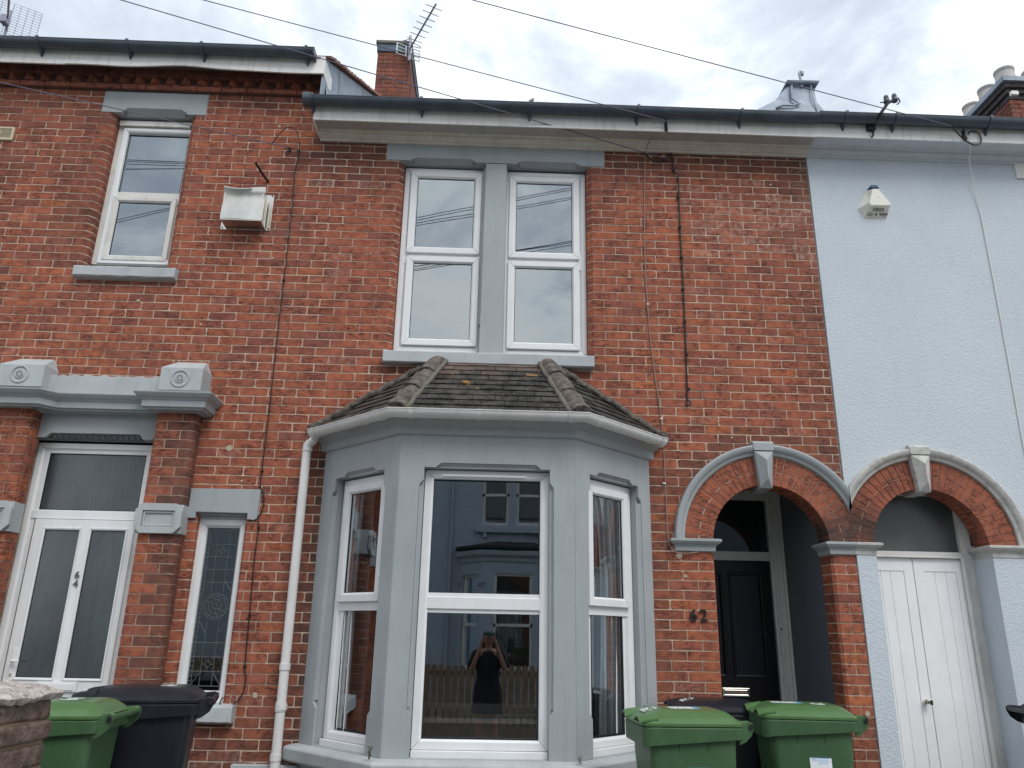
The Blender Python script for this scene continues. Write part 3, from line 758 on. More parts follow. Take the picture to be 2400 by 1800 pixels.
# ---- 64 narrow side window with leaded light
lp=[(-2.322,2.302),(-2.262,2.302),(-2.262,2.349),(-1.867,2.347),(-1.867,2.302),(-1.81,2.298),(-1.793,2.31),(-1.789,2.532),(-2.322,2.530)]
par(MB().plate([lp],-.022,.02).box(-2.262,-1.867,.022,.05,2.33,2.36).box(-2.30,-1.86,.05,.12,2.305,2.34).box(-2.32,-2.262,.022,.05,2.305,2.36).box(-1.867,-1.80,.022,.05,2.305,2.36).build('side_window_lintel',m_grey,bevel=.003),H64)
F=MB(); mitre(F,-2.252,-1.885,1.0,2.306,.056,.13,.06,.012); F.box(-2.25,-1.887,.05,.13,.965,1.0)
sw=par(F.build('side_window',m_upvc,bevel=.003),H64)
X0,X1,Z0,Z1=-2.19,-1.925,1.07,2.245
MB().plate([rect(-2.215,-1.92,1.04,2.26),rect(X0,X1,Z0,Z1)],.078,.12).build('inner_frame',m_upvc,sw)
MB().add([(X0,.10,Z0),(X1,.10,Z0),(X1,.10,Z1),(X0,.10,Z1)],[(0,1,2,3)]).build('pane',m_glassdk,sw,fix=False)
lead=MB(); Lr=.0020
def came(pts): lead.tube([(p[0],.096,p[1]) for p in pts],Lr,5)
cxw=(X0+X1)/2; ZC=1.66; RR=.095
for x in (X0+.028,X1-.028): came([(x,Z0),(x,Z1)])
for z in (Z0+.03,Z1-.03): came([(X0,z),(X1,z)])
for x in (cxw-.045,cxw+.045): came([(x,Z0+.03),(x,ZC-RR-.005)]); came([(x,ZC+RR+.005),(x,Z1-.03)])
for z in [Z1-.03-.095*i for i in range(1,5)]+[Z0+.03+.10*i for i in range(1,4)]: came([(X0,z),(X1,z)])
for z in [Z0+.03+.034*i for i in range(1,33)]: came([(X0,z),(X0+.028,z)]); 
for r in (RR,RR-.018,.05,.018):
    came([(cxw+r*math.cos(2*math.pi*i/28),ZC+r*math.sin(2*math.pi*i/28)) for i in range(29)])
for k in range(8):
    a=2*math.pi*k/8; came([(cxw+.018*math.cos(a),ZC+.018*math.sin(a)),(cxw+.05*math.cos(a+.2),ZC+.05*math.sin(a+.2)),(cxw+(RR-.018)*math.cos(a+.35),ZC+(RR-.018)*math.sin(a+.35))])
for k in range(24):
    a=2*math.pi*k/24; came([(cxw+(RR-.018)*math.cos(a),ZC+(RR-.018)*math.sin(a)),(cxw+RR*math.cos(a),ZC+RR*math.sin(a))])
for zc in (2.07,1.25):
    came([(cxw+.02*math.cos(2*math.pi*i/16),zc+.02*math.sin(2*math.pi*i/16)) for i in range(17)])
    for a in (0,90,180,270): came([(cxw+.02*math.cos(R(a)),zc+.02*math.sin(R(a))),(cxw+.042*math.cos(R(a)),zc+.042*math.sin(R(a)))])
for sx in (-1,1):
    came([(cxw+sx*.045,ZC+RR+.10),(cxw+sx*.10,ZC+RR+.02)]); came([(cxw+sx*.045,ZC-RR-.10),(cxw+sx*.10,ZC-RR-.02)]); came([(cxw+sx*.05,Z0+.12),(cxw+sx*.11,Z0+.03)])
lead.build('leadwork',m_leadcame,sw)
sill(H64,-2.45,-1.785,.865,.985,-.085,m_greyfade,jag=.012,seed=6)

# ---- 64 eaves: oversailing course, dogtooth course, fascia, gutter, roof
random.seed(8)
for i in range(16):
    x0=-5.32+i*.2285
    mb=MB(); mb.tone=(.45+rj(.15),.15,.1,1); mb.box(x0+.004,min(x0+.2245,-1.66),-.042+rj(.002),.02,6.187,6.232); addb('64',mb,(x0+.1,0,6.2))
nd=25; xs0=-5.27; st=(-1.70-xs0)/nd
for i in range(nd):
    c=xs0+st*(i+.5); mb=MB(); mb.tone=(.5+rj(.15),.12,.1,1)
    mb.prism([(c-st*.46,.0),(c,-.078+rj(.004)),(c+st*.46,0)],6.240,6.300,'z'); addb('64',mb,(c,0,6.27))
for i in range(16):
    x0=-5.2+i*.2285
    mb=MB(); mb.tone=(.2,.6,0,1); mb.box(x0+.004,min(x0+.2245,-1.66),-.082,.02,6.304,6.372); addb('64',mb,(x0+.1,0,6.8))
par(MB().box(-5.4,-1.66,-.02,.12,6.182,6.40).box(-5.4,-1.66,-.03,.02,6.228,6.242).build('eaves_bed',simple('dark_mortar',(.10,.075,.065),.95,.1)),H64)
# fascia in two boards, lower lip sagging
par(MB().box(-5.4,-3.905,-.205,-.19,6.335,6.475).box(-3.90,-1.62,-.208,-.193,6.325,6.475).box(-1.632,-1.618,-.20,.1,6.285,6.47).build('fascia',m_fascia,bevel=.002),H64)
lipL=MB().box(-5.4,-3.93,-.212,-.196,6.288,6.336); par(lipL.build('fascia_board',m_fascia,bevel=.002),H64)
n=24; rr=[]
for i in range(n+1):
    x=-3.925+i*(2.307)/n; t=i/n; z=6.292+.030*math.exp(-((t-.47)/.13)**2)-.012*t+.003*math.sin(t*20)
    rr.append([(x,-.200,z),(x,-.216,z),(x,-.216,z+.042),(x,-.200,z+.046)])
par(MB().rings(rr).build('fascia_board',m_fascia),H64)
par(MB().box(-5.4,-1.632,-.19,-.0,6.375,6.40).build('soffit',simple('dark_soffit',(.10,.09,.085),.8,.2)),H64)
def gutter(h,x0,x1,y,zt,r,mat,brk,stop='',sag=0):
    rr=[]; n=16
    pr=[(r*math.cos(R(a)),r*math.sin(R(a))) for a in [180+180*i/12 for i in range(13)]]
    pr2=[(.93*r*math.cos(R(a)),.93*r*math.sin(R(a))) for a in [360-180*i/12 for i in range(13)]]
    P_=[(r*1.0,.0),(r*1.04,.004)]
    prof=pr+[(r*1.05,0),(r*1.05,.006)]+[(r*.93,.006)]+pr2+[(-r*.93,.006),(-r*1.0,.006)]
    for i in range(n+1):
        x=x0+(x1-x0)*i/n; z=zt+sag*math.sin(math.pi*i/n)
        rr.append([(x,y-a,z+b) for a,b in prof])
    g=par(MB().rings(rr,cap=False).build('gutter',mat,smooth=True,auto=40),h)
    for bx in brk:
        b=MB(); a=[]
        for dx in (-.012,.012):
            a.append([(bx+dx,y-1.07*r*math.cos(R(t)),zt+1.07*r*math.sin(R(t))) for t in [180+180*i/10 for i in range(11)]]+[(bx+dx,y-r*1.14*math.cos(R(t)),zt+r*1.14*math.sin(R(t))) for t in [360-180*i/10 for i in range(11)]])
        b.rings(a); b.box(bx-.012,bx+.012,y-r*1.16,y-r*.9,zt-.004,zt+.016)
        b.add([(bx-.014,y+r*.2,zt-r*1.0),(bx+.014,y+r*.2,zt-r*1.0),(bx+.004,y+r*1.1,zt-r-.055),(bx-.004,y+r*1.1,zt-r-.055),(bx-.018,y+r*1.1,zt-r*.9),(bx+.018,y+r*1.1,zt-r*.9)],[(0,1,2,3),(4,5,1,0),(0,3,4),(1,5,2),(2,5,4,3)])
        b.build('gutter_bracket',mat,g)
    return g
g=gutter(H64,-5.4,-1.70,-.268,6.468,.058,m_blackp,[-4.15,-3.36,-2.70,-1.77])
MB().box(-1.705,-1.695,-.325,-.21,6.41,6.475).build('stop_end',m_blackp,g)
# 64 roof with stepped red verge tiles and lead cheek
th=R(32)
def rp(y,z0=6.47,y0=-.2): return z0+(y-y0)*math.tan(th)
rf=par(MB().add([(-9.6,-.22,rp(-.22)),(-1.66,-.22,rp(-.22)),(-1.66,4.5,rp(4.5)),(-9.6,4.5,rp(4.5)),(-9.6,9.2,rp(-.22)),(-1.66,9.2,rp(-.22))],[(0,1,2,3),(3,2,5,4)]).build('roof',m_roofplain,fix=False),H64)
random.seed(3)
for i in range(24):
    s=.10+i*.172; y=-.2+s*math.cos(th); z=6.47+s*math.sin(th)
    Mx=Matrix.Translation((-1.60,y,z))@Matrix.Rotation(th+R(3.5),4,'X')
    mb=MB(Mx); mb.tone=(random.random(),0,0,1); mb.box(-.20,.03+rj(.006),-.10,.15,.0,.022)
    t=mb.build('tile',m_redtile,rf); 
ch=MB().add([(-1.622,-.19,6.0),(-1.622,-.19,6.46),(-1.622,4.4,rp(4.4)-.01),(-1.622,4.4,8.0),(-1.64,-.19,6.0),(-1.64,-.19,6.46),(-1.64,4.4,rp(4.4)-.01),(-1.64,4.4,8.0)],[(0,1,2,3),(4,7,6,5),(0,4,5,1)])
lc=par(ch.build('lead_cheek',m_lead),H64)
mb=MB()
for y in (.35,1.5): mb.tube([(-1.621,y,rp(y)-.02),(-1.620,y+.05,rp(y)-.30),(-1.621,y-.08,rp(y)-.55)],.005,5)
mb.add([(-1.60,-.10,6.12),(-1.58,1.6,7.06),(-1.612,1.6,7.16),(-1.622,-.10,6.26)],[(0,1,2,3)])
mb.build('lead_flashing',m_lead,lc)
# return brick at the party wall top


# ---- 62 / 60 eaves
def eaves(h,x0,x1,fm,sm,mm,zo):
    par(MB().sweep([(x0,-.235),(x1,-.235)],[(0,5.765+zo),(.018,5.762+zo),(.018,5.905+zo),(0,5.905+zo)]).build('fascia',fm,bevel=.002),h)
    xs=x0+.02 if x0<0 else x0
    par(MB().box(xs,x1,-.236,-.085,5.772+zo,5.782+zo).build('soffit',sm),h)
    par(MB().sweep([(xs,-.002),(x1,-.002)],[(0,5.712),(.024,5.712),(.028,5.718),(.028,5.728),(.052,5.731),(.056,5.738),(.078,5.742),(.082,5.750),(.082,5.768),(.110,5.771),(.112,5.784+zo),(0,5.784+zo)]).build('eaves_moulding',mm,bevel=.0015),h)
m_soffitd=simple('grey_soffit_board',(.42,.41,.40),.6,.3,var=.06,dirt=.3)
eaves(H62,-1.655,2.803,m_fascia,m_soffitd,m_soffit,.0)
eaves(H60,2.8035,5.9,m_fascia,m_soffit_b,m_soffit_b,.004)
par(MB().box(-1.66,-1.638,-.235,-.0,5.76,5.905).build('fascia_end',m_fascia),H62)
g=gutter(H62,-1.72,2.80,-.315,5.925,.060,m_blackp,[-1.66,-.705,.245,1.198,2.114])
MB().rings([[(x,-.315+.066*math.cos(2*math.pi*i/20),5.915+.066*math.sin(2*math.pi*i/20)) for i in range(20)] for x in (-1.735,-1.66)]).build('gutter_union',m_blackp,g)
g=gutter(H60,2.80,5.9,-.315,5.94,.060,m_blackp,[3.047,3.495,4.342])
m_moss=simple('gutter_moss',(.10,.11,.05),.95,.1,var=.4)
# roofs of 62 and 60
def roofs(h,x0,x1):
    t=math.tan(R(31)); z=lambda y:5.95+(y+.25)*t
    par(MB().add([(x0,-.27,z(-.27)),(x1,-.27,z(-.27)),(x1,4.4,z(4.4)),(x0,4.4,z(4.4)),(x1,9.2,z(-.27)),(x0,9.2,z(-.27))],[(0,1,2,3),(3,2,4,5)]).build('roof',m_roofplain,fix=False),h)
roofs(H62,-1.62,2.80); roofs(H60,2.80,9.0)
# body shells: floors, party walls and back walls, so no daylight shows through
def shell(name,h,x0,x1,y0,y1,z0,z1,mat):
    par(MB().add([(x0,y0,z0),(x1,y0,z0),(x1,y1,z0),(x0,y1,z0),(x0,y0,z1),(x1,y0,z1),(x1,y1,z1),(x0,y1,z1)],[(0,1,2,3),(4,7,6,5),(1,5,6,2),(2,6,7,3),(3,7,4,0)]).build(name,mat,fix=False),h)
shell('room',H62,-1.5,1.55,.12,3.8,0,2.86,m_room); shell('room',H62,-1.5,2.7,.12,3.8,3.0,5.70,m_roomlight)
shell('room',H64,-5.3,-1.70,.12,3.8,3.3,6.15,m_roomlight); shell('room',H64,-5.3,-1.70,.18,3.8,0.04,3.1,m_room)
for h,x0,x1 in ((H64,-9.6,-1.65),(H62,-1.64,2.79),(H60,2.81,9)):
    par(MB().box(x0,x1,9.0,9.1,-.2,5.9).build('rear_wall',m_room),h)
par(MB().box(-9.6,-9.5,.1,9,-.2,6.0).build('side_wall',m_room),H64); par(MB().box(8.9,9.0,.1,9,-.2,5.9).build('side_wall',m_room),H60)
par(MB().box(-9.6,-5.4,-.0,.12,-.2,6.3).build('wall',m_mortar),H64); par(MB().box(5.9,9.0,-.012,.12,-.2,5.78).build('wall',m_render),H60)
# ================================================================ bay window of 62
BX0,BX1,BY=-.655,.585,-.65
LEN=math.hypot(.664,.65)
def MC(side):
    if side=='F': o=Vector((BX0,BY,0)); u=Vector((1,0,0))
    elif side=='L': o=Vector((-1.319,0,0)); u=Vector((.664,-.65,0)).normalized()
    else: o=Vector((BX1,BY,0)); u=Vector((.664,.65,0)).normalized()
    n=Vector((-u.y,u.x,0))   # inward
    m=Matrix.Identity(4)
    for i in range(3): m[i][0]=u[i]; m[i][1]=n[i]; m[i][2]=(0,0,1)[i]; m[i][3]=o[i]
    return m
def round_bump(a0,a1,base,h,r,horizontal,sgn):
    # points of a recess bump along one side of an opening; a runs a0->a1, out = base+sgn*h
    seq=[(a0,0),(a0+.004,.3),(a0+r*.5,.45),(a0+r,.95),(a0+r*1.6,1)]
    seq2=[(a1-r*1.6,1),(a1-r,.95),(a1-r*.5,.45),(a1-.004,.3),(a1,0)]
    return [((a,base+sgn*h*t) if horizontal else (base+sgn*h*t,a)) for a,t in seq+seq2]
def bay_face(side,L,ox0,ox1,oz0,oz1,hb,jl,jr):
    Mx=MC(side)
    zt=2.85; z0=.742
    hole=[(ox0,oz0)]
    hole+=[(ox1,oz0)]
    if jr: hole+=round_bump(jr[0],jr[1],ox1,jr[2],.03,False,1)
    hole+=[(ox1,oz1)]
    if hb: hole+=[ (x,z) for x,z in reversed(round_bump(hb[0],hb[1],oz1,.032,.03,True,1))]
    hole+=[(ox0,oz1)]
    if jl: hole+=[(x,z) for x,z in reversed(round_bump(jl[0],jl[1],ox0,jl[2],.03,False,-1))]
    mb=MB(Mx).plate([rect(0.002,L-.002,z0,zt),hole],0,.025)
    mb.plate([rect(.012,L-.012,z0,zt),rect(ox0,ox1,oz0,oz1)],.027,.16)
    if hb: mb.add([(hb[0]+.02,.004,oz1+.030),(hb[1]-.02,.004,oz1+.030),(hb[1]-.035,.05,oz1-.001),(hb[0]+.035,.05,oz1-.001)],[(0,1,2,3)])
    for j,xx,sg in ((jl,ox0,-1),(jr,ox1,1)):
        if j: mb.add([(xx+sg*(j[2]-.002),.006,j[0]+.04),(xx+sg*(j[2]-.002),.006,j[1]-.04),(xx+sg*.001,.040,j[1]-.05),(xx+sg*.001,.040,j[0]+.05)],[(0,1,2,3)])
    o=mb.build('bay_wall',m_grey,bevel=.003); par(o,H62)
    return Mx
LF=BX1-BX0
Mf=bay_face('F',LF,.177,LF-.177,.745,2.612,(.262,.998),(1.0,2.52,.030),(1.0,2.515,.027))
Ml=bay_face('L',LEN,LEN-.758,LEN-.166,.745,2.610,(LEN-.65,LEN-.262),(.99,2.525,.036),(.985,2.5,.030))
Mr=bay_face('R',LEN,.170,.768,.745,2.610,(.248,.690),(.985,2.5,.030),(.99,2.525,.036))
m_bayglass=glass_mat('bay_window_glass',.31)
def bay_cill(w,Mx,x0,x1):
    MB(Mx).box(x0+.002,x1-.002,.045,.14,.742,.786).build('cill',m_upvc,w,bevel=.004)
ww=window(H62,Mf,.181,LF-.177,.788,2.606,.075,.062,[(.242,.999,.857,1.662,0),(.242,.999,1.731,2.537,0)],None,m_bayglass,'large middle window of the bay'); bay_cill(ww,Mf,.18,LF-.176)
MB(Mf).box(.30,.90,.062,.076,2.556,2.576).box(.31,.89,.057,.063,2.561,2.571).build('trickle_vent',m_upvc,ww,bevel=.003)
for Mx,a,b,lo,hi in ((Ml,LEN-.745,LEN-.172,LEN-.633,LEN-.268),(Mr,.176,.760,.282,.640)):
    ww=window(H62,Mx,a,b,.788,2.600,.075,.055,[(lo,hi,.857,1.645,0),(lo,hi,1.765,2.487,.062)],None,m_bayglass); bay_cill(ww,Mx,a,b)
PB=[(-1.319,0),(BX0,BY),(BX1,BY),(1.249,0)]
PBe=[(-1.339,.02),(BX0,BY),(BX1,BY),(1.269,.02)]
par(MB().sweep(PBe,[(-.05,2.842),(.012,2.842),(.020,2.850),(.026,2.858),(.030,2.905),(.038,2.912),(.052,2.916),(.066,2.928),(.092,2.942),(.098,2.955),(.100,2.975),(-.05,2.985)]).build('bay_cornice',m_grey,bevel=.0015),H62)
random.seed(2)
# sill slab with chipped edge
def subdiv(path,n=6):
    r=[]
    for i in range(len(path)-1):
        for k in range(n): r.append((path[i][0]+(path[i+1][0]-path[i][0])*k/n,path[i][1]+(path[i+1][1]-path[i][1])*k/n))
    return r+[path[-1]]
par(MB().sweep(PBe,[(-.16,.63),(.085,.635),(.100,.645),(.104,.715),(.098,.727),(.085,.733),(-.02,.744),(-.16,.744)]).build('bay_sill',m_greyfade,bevel=.008),H62)
par(MB().sweep(PBe,[(-.16,-.1),(.0,-.1),(.0,.632),(-.16,.632)]).build('bay_base',m_grey),H62)
par(MB().box(-1.76,-1.30,-.05,.01,-.1,.605).build('plinth',m_greyfade,bevel=.006),H62)
# interior window board, curtains
par(MB().box(-.70,.64,-.44,-.12,.935,.965).box(-.66,.60,-.10,-.02,.10,.90).build('window_board',m_white),H62)
par(MB().box(-.5,.45,.6,.75,.60,.97).build('sofa_back',simple('pale_sofa',(.42,.41,.38),.9,.1)),H62)
def curtain(x0,x1,y0,y1,z0,z1,n=60,taper=.0,seed=1):
    random.seed(seed); mb=MB(); vs=[]
    for j in range(9):
        t=j/8
        for i in range(n+1):
            s=i/n; sq=1-taper*math.sin(math.pi*min(1,t*1.1))*.5
            xx=x0+(x1-x0)*s*sq; yy=y0+(y1-y0)*s*sq+.022*math.sin(s*44+seed)+.012*math.sin(s*17+t*2)
            vs.append((xx,yy,z1+(z0-z1)*t))
    fs=[(j*(n+1)+i,j*(n+1)+i+1,(j+1)*(n+1)+i+1,(j+1)*(n+1)+i) for j in range(8) for i in range(n)]
    return par(mb.add(vs,fs).build('curtain',m_curt,smooth=True,fix=False),H62)
curtain(1.08,.75,-.02,-.30,.80,2.55,taper=.2,seed=2)
curtain(-1.15,-.95,-.02,-.20,.80,2.55,taper=.1,seed=4)
curtain(1.08,.52,-.00,.02,.80,2.55,taper=0,seed=5)
# ---- bay roof
def roof_face(A,B,C,D,rows,tw,seed,parent,redtop=0,jit=.5):
    random.seed(seed); A,B,C,D=map(Vector,(A,B,C,D))
    n=(B-A).cross(D-A).normalized()
    if n.z<0: n=-n
    u=(B-A).normalized(); up=n.cross(u).normalized()
    if up.z<0: up=-up
    o=A.copy()
    def uv(p): return ((p-o).dot(u),(p-o).dot(up))
    a,b,c,d=map(uv,(A,B,C,D)); H=max(c[1],d[1])
    for r in range(rows):
        v0=H*r/rows; v1=H*(r+1)/rows+.02
        def edge(p,q,v):
            t=max(0,min(1,(v-p[1])/(q[1]-p[1]) if abs(q[1]-p[1])>1e-6 else 0)); return p[0]+(q[0]-p[0])*t
        l0,r0=edge(a,d,v0),edge(b,c,v0); l1,r1=edge(a,d,min(v1,H)),edge(b,c,min(v1,H))
        x=l0-tw*(.5 if r%2 else 1)+rj(.01)
        while x<r0:
            x0,x1=x+.002,x+tw-.002; x+=tw
            p0,p1=max(x0,l0),min(x1,r0); q0,q1=max(x0,l1),min(x1,r1)
            if p1-p0<.02: continue
            if q1<q0: q0=q1=(max(min((x0+x1)/2,r1),l1))
            lift=.022+rj(.003); th_=.013; e=rj(.004)*jit*2
            mb=MB(); t=r/rows
            mb.tone=(clamp((t-.62)*1.7+rj(.15)) if redtop else clamp(rj(.12)+.1),1 if t>.35 else .2,0,1)
            def P3(x,v,h): return o+u*x+up*v+n*h
            vs=[P3(p0,v0-.012+e,lift-th_),P3(p1,v0-.012+e+rj(.003),lift-th_),P3(q1,v1,-.004),P3(q0,v1,-.004),
                P3(p0,v0-.012+e,lift),P3(p1,v0-.012+e+rj(.003),lift),P3(q1,v1,th_-.004),P3(q0,v1,th_-.004)]
            mb.add(vs,[(0,3,2,1),(4,5,6,7),(0,1,5,4),(1,2,6,5),(2,3,7,6),(3,0,4,7)]).build('tile',m_tile,parent,fix=True)
EL=(-1.319-.235,0.0,2.985); 
def off(d): # plan points of the eave line at offset d
    m=math.tan(R(22.5)); return [(-1.319-d*1.414,0),(BX0-d*m,BY-d),(BX1+d*m,BY-d),(1.249+d*1.414,0)]
e=off(.115); ZE=2.985
T0=Vector((-.455,0,3.628)); T1=Vector((.425,0,3.628))
E_=[Vector((p[0],p[1],ZE)) for p in e]; E_[0].x=-1.47; E_[3].x=1.40
broof=par(MB().add([E_[0]+Vector((0,.02,-.02)),E_[1]-Vector((0,0,.02)),E_[2]-Vector((0,0,.02)),E_[3]+Vector((0,.02,-.02)),T1+Vector((0,.02,-.02)),T0+Vector((0,.02,-.02))],[(0,1,5),(1,2,4,5),(2,3,4)]).build('bay_roof',m_cement,fix=False),H62)
roof_face(E_[1],E_[2],T1,T0,10,.168,3,broof,1)
roof_face(E_[0],E_[1],T0,T0+Vector((-.001,0,0)),10,.168,5,broof,0)
roof_face(E_[2],E_[3],T1+Vector((.001,0,0)),T1,10,.168,6,broof,1)
def hip(a,b,nseg,r,seed,parent):
    random.seed(seed); a,b=Vector(a),Vector(b); d=(b-a).normalized(); w=d.cross(Vector((0,0,1))).normalized(); n=w.cross(d).normalized()
    if n.z<0: n=-n
    L=(b-a).length
    for i in range(nseg):
        s0=L*i/nseg-.01; s1=L*(i+1)/nseg+.03; rr=[]
        for j in range(7):
            t=j/6; s=s0+(s1-s0)*t; rad=r*(1.04-.10*t)+rj(.005)
            ring=[]
            for k in range(13):
                an=R(-8+196*k/12); q=rad*(1+.16*mnoise.noise(Vector((s*13,k*.8,seed)))+.07*mnoise.noise(Vector((s*40,k*2,seed))))
                ring.append(a+d*s+w*q*1.0*math.cos(an)+n*(q*math.sin(an)*.72+.010-.010*t))
            for k in range(12,-1,-1):
                an=R(-8+196*k/12); ring.append(a+d*s+w*(rad-.05)*1.0*math.cos(an)+n*((rad-.05)*math.sin(an)*.5-.01-.010*t))
            rr.append(ring)
        MB().rings(rr).build('hip_tile',m_hip,parent,smooth=True,auto=50)
    # torching mortar
    mb=MB(); pts=[a+d*(L*i/14)+w*(r*.98+rj(.01)) for i in range(15)]; mb.tube(pts,.022,6); pts=[a+d*(L*i/14)-w*(r*.98+rj(.01)) for i in range(15)]; mb.tube(pts,.022,6)
    mb.build('mortar_fillet',m_cement,parent,smooth=True)
hip(E_[1]+Vector((.01,.03,.02)),T0+Vector((0,-.01,.02)),3,.074,1,broof); hip(E_[2]+Vector((-.01,.03,.02)),T1+Vector((0,-.01,.02)),3,.074,2,broof)
for a,b in ((E_[0],T0),(E_[3],T1)):
    random.seed(5); mb=MB(); pts=[a.lerp(b,i/40)+Vector((0,-.025+rj(.007),.03+rj(.009))) for i in range(41)]; mb.tube(pts,.030,7); mb.build('mortar_fillet',m_hip,broof,smooth=True)
# white gutter around the bay
gp=off(.0); 
def ghalf(r): 
    a=[(r*math.cos(R(t)),r*math.sin(R(t))) for t in [180+180*i/10 for i in range(11)]]; b=[(.9*r*math.cos(R(t)),.9*r*math.sin(R(t))) for t in [360-180*i/10 for i in range(11)]]
    return a+[(r*1.08,0),(r*1.08,.006),(r*.9,.006)]+b+[(-r*.9,.006),(-r,.006)]
pa=[(-1.335,.016-.03),(BX0,BY),(BX1,BY),(1.265,.016-.03)]
pa=[(-1.275,-.043),(BX0,BY),(BX1,BY),(1.205,-.043)]
bg=par(MB().sweep(pa,[(.148+x,2.980+z) for x,z in ghalf(.052)]).build('bay_gutter',m_whitep,smooth=True,auto=40),H62)
def bracket(t,seg,w=.02,rr=.057):
    a,b=Vector(pa[seg]),Vector(pa[seg+1]); p=a.lerp(b,t); d=(b-a).normalized()
    q=[tuple(p-d*w),tuple(p+d*w)]
    MB().sweep(q,[(.148+x,2.980+z) for x,z in ghalf(rr)]).build('gutter_clip',m_whitep,bg,smooth=True,auto=40)
for t,s in ((.10,0),(.70,0),(.93,0),(.06,1),(.45,1),(.97,1),(.07,2),(.85,2)): bracket(t,s)
bracket(.0,0,.03,.06); bracket(1.0,2,.03,.06)
# downpipe
dp=MB(); dp.tube([(-1.395,-.10,2.945),(-1.405,-.10,2.91),(-1.452,-.075,2.88),(-1.452,-.075,2.83),(-1.445,-.075,-.05)],.034,16)
dpo=par(dp.build('downpipe',m_whitep,smooth=True,auto=50),H62)
for z,hh in ((1.25,.022),(.985,.030),(.66,.022),(2.85,.02)):
    MB().tube([(-1.448,-.075,z-hh),(-1.448,-.075,z+hh)],.0395,16).build('pipe_collar',m_whitep,dpo,smooth=True,auto=50)
MB().tube([(-1.445,-.075,1.0),(-1.445,-.075,.965)],.042,16).build('pipe_collar',m_whitep,dpo,smooth=True,auto=50)

# ================================================================ porch of 62
def hood(h,cx,cz,a0,a1,mat,name='hood_mould'):
    pr=[(.683,.0),(.683,-.020),(.695,-.028),(.705,-.030),(.715,-.045),(.735,-.058),(.752,-.060),(.762,-.055),(.766,-.045),(.766,.02),(.683,.02)]
    mb=MB().arc(cx,cz,R(a0),R(a1),pr,56)
    for v in mb.v:
        if cx<2.8: v.x=min(v.x,2.816)
        else: v.x=max(v.x,2.820)
    return par(mb.build(name,mat,smooth=True,auto=28),h)
hood(H62,2.187,2.222,21.5,180,m_grey); 
m_oldstone=simple('flaking_white_stone',(.50,.495,.475),.85,.2,var=.12,scale=9,bs=60,bst=.6,bd=.004,dirt=.85,dirtcol=(.22,.20,.18),dscale=(5,5,5))
hood(H60,3.45,2.222,0,180-21.5,m_oldstone)
def keystone(h,cx,mat,zt=3.015,zb=2.632):
    w1,w0=.083,.046; y=-.085; zk=2.935
    def xw(z): return w0+(w1-w0)*(z-zb)/(zt-zb)
    V=[]
    vs=[(cx-xw(zk)-.004,y+.02,zk),(cx+xw(zk)+.004,y+.02,zk),(cx+w1,y+.02,zt-.02),(cx-w1,y+.02,zt-.02),(cx-w1,y+.045,zt),(cx+w1,y+.045,zt),(cx-w1,.02,zt),(cx+w1,.02,zt),(cx-xw(zk)-.004,.02,zk),(cx+xw(zk)+.004,.02,zk)]
    mb=MB().add(vs,[(0,1,2,3),(3,2,5,4),(4,5,7,6),(0,3,4,6,8),(1,9,7,5,2),(0,8,9,1)])
    zc=zk-.004; tp=(cx,y-.028,zk-.085); bt=(cx,y-.028,zb+.075)
    a=[(cx-xw(zc),y+.03,zc),(cx+xw(zc),y+.03,zc),(cx+xw(zb),y+.03,zb),(cx-xw(zb),y+.03,zb)]
    b=[(p[0],.20,p[2]) for p in a]
    mb.add(a+b+[tp,bt],[(0,8,1),(1,8,9,2),(2,9,3),(3,9,8,0),(0,1,5,4),(1,2,6,5),(2,3,7,6),(3,0,4,7)])
    return par(mb.build('keystone',mat,bevel=.002),h)
keystone(H62,2.162,m_grey); keystone(H60,3.427,m_oldstone)
IMP=[(0,2.138),(.018,2.139),(.020,2.172),(.026,2.176),(.030,2.186),(.044,2.192),(.056,2.206),(.060,2.210),(.060,2.226),(.04,2.232),(0,2.236)]
par(MB().sweep([(1.445,.02),(1.445,.0),(1.72,.0),(1.72,.22)],IMP).box(1.445,1.72,.0,.22,2.139,2.234).build('impost',m_grey,bevel=.0012),H62)
par(MB().sweep([(2.648,.22),(2.648,.0),(2.822,.0)],IMP).box(2.648,2.822,0,.22,2.139,2.234).build('impost',m_grey,bevel=.0012),H62)
par(MB().sweep([(2.824,.0),(2.975,.0),(2.975,.22)],IMP).box(2.824,2.975,0,.22,2.139,2.234).build('impost',m_oldstone,bevel=.0012),H60)
par(MB().sweep([(3.925,.25),(3.925,.0),(4.14,.0),(4.14,.02)],IMP).box(3.925,4.14,0,.22,2.139,2.234).build('impost',m_oldstone,bevel=.0012),H60)
# porch lining (painted) with dark ceiling
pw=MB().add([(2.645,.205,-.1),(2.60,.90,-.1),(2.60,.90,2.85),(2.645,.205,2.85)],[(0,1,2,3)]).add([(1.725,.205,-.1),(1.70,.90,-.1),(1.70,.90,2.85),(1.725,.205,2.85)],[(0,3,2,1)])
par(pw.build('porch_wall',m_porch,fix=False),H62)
par(MB().add([(1.60,.12,2.82),(2.75,.12,2.82),(2.75,1.0,2.82),(1.60,1.0,2.82)],[(0,1,2,3)]).build('porch_ceiling',m_porch,fix=False),H62)
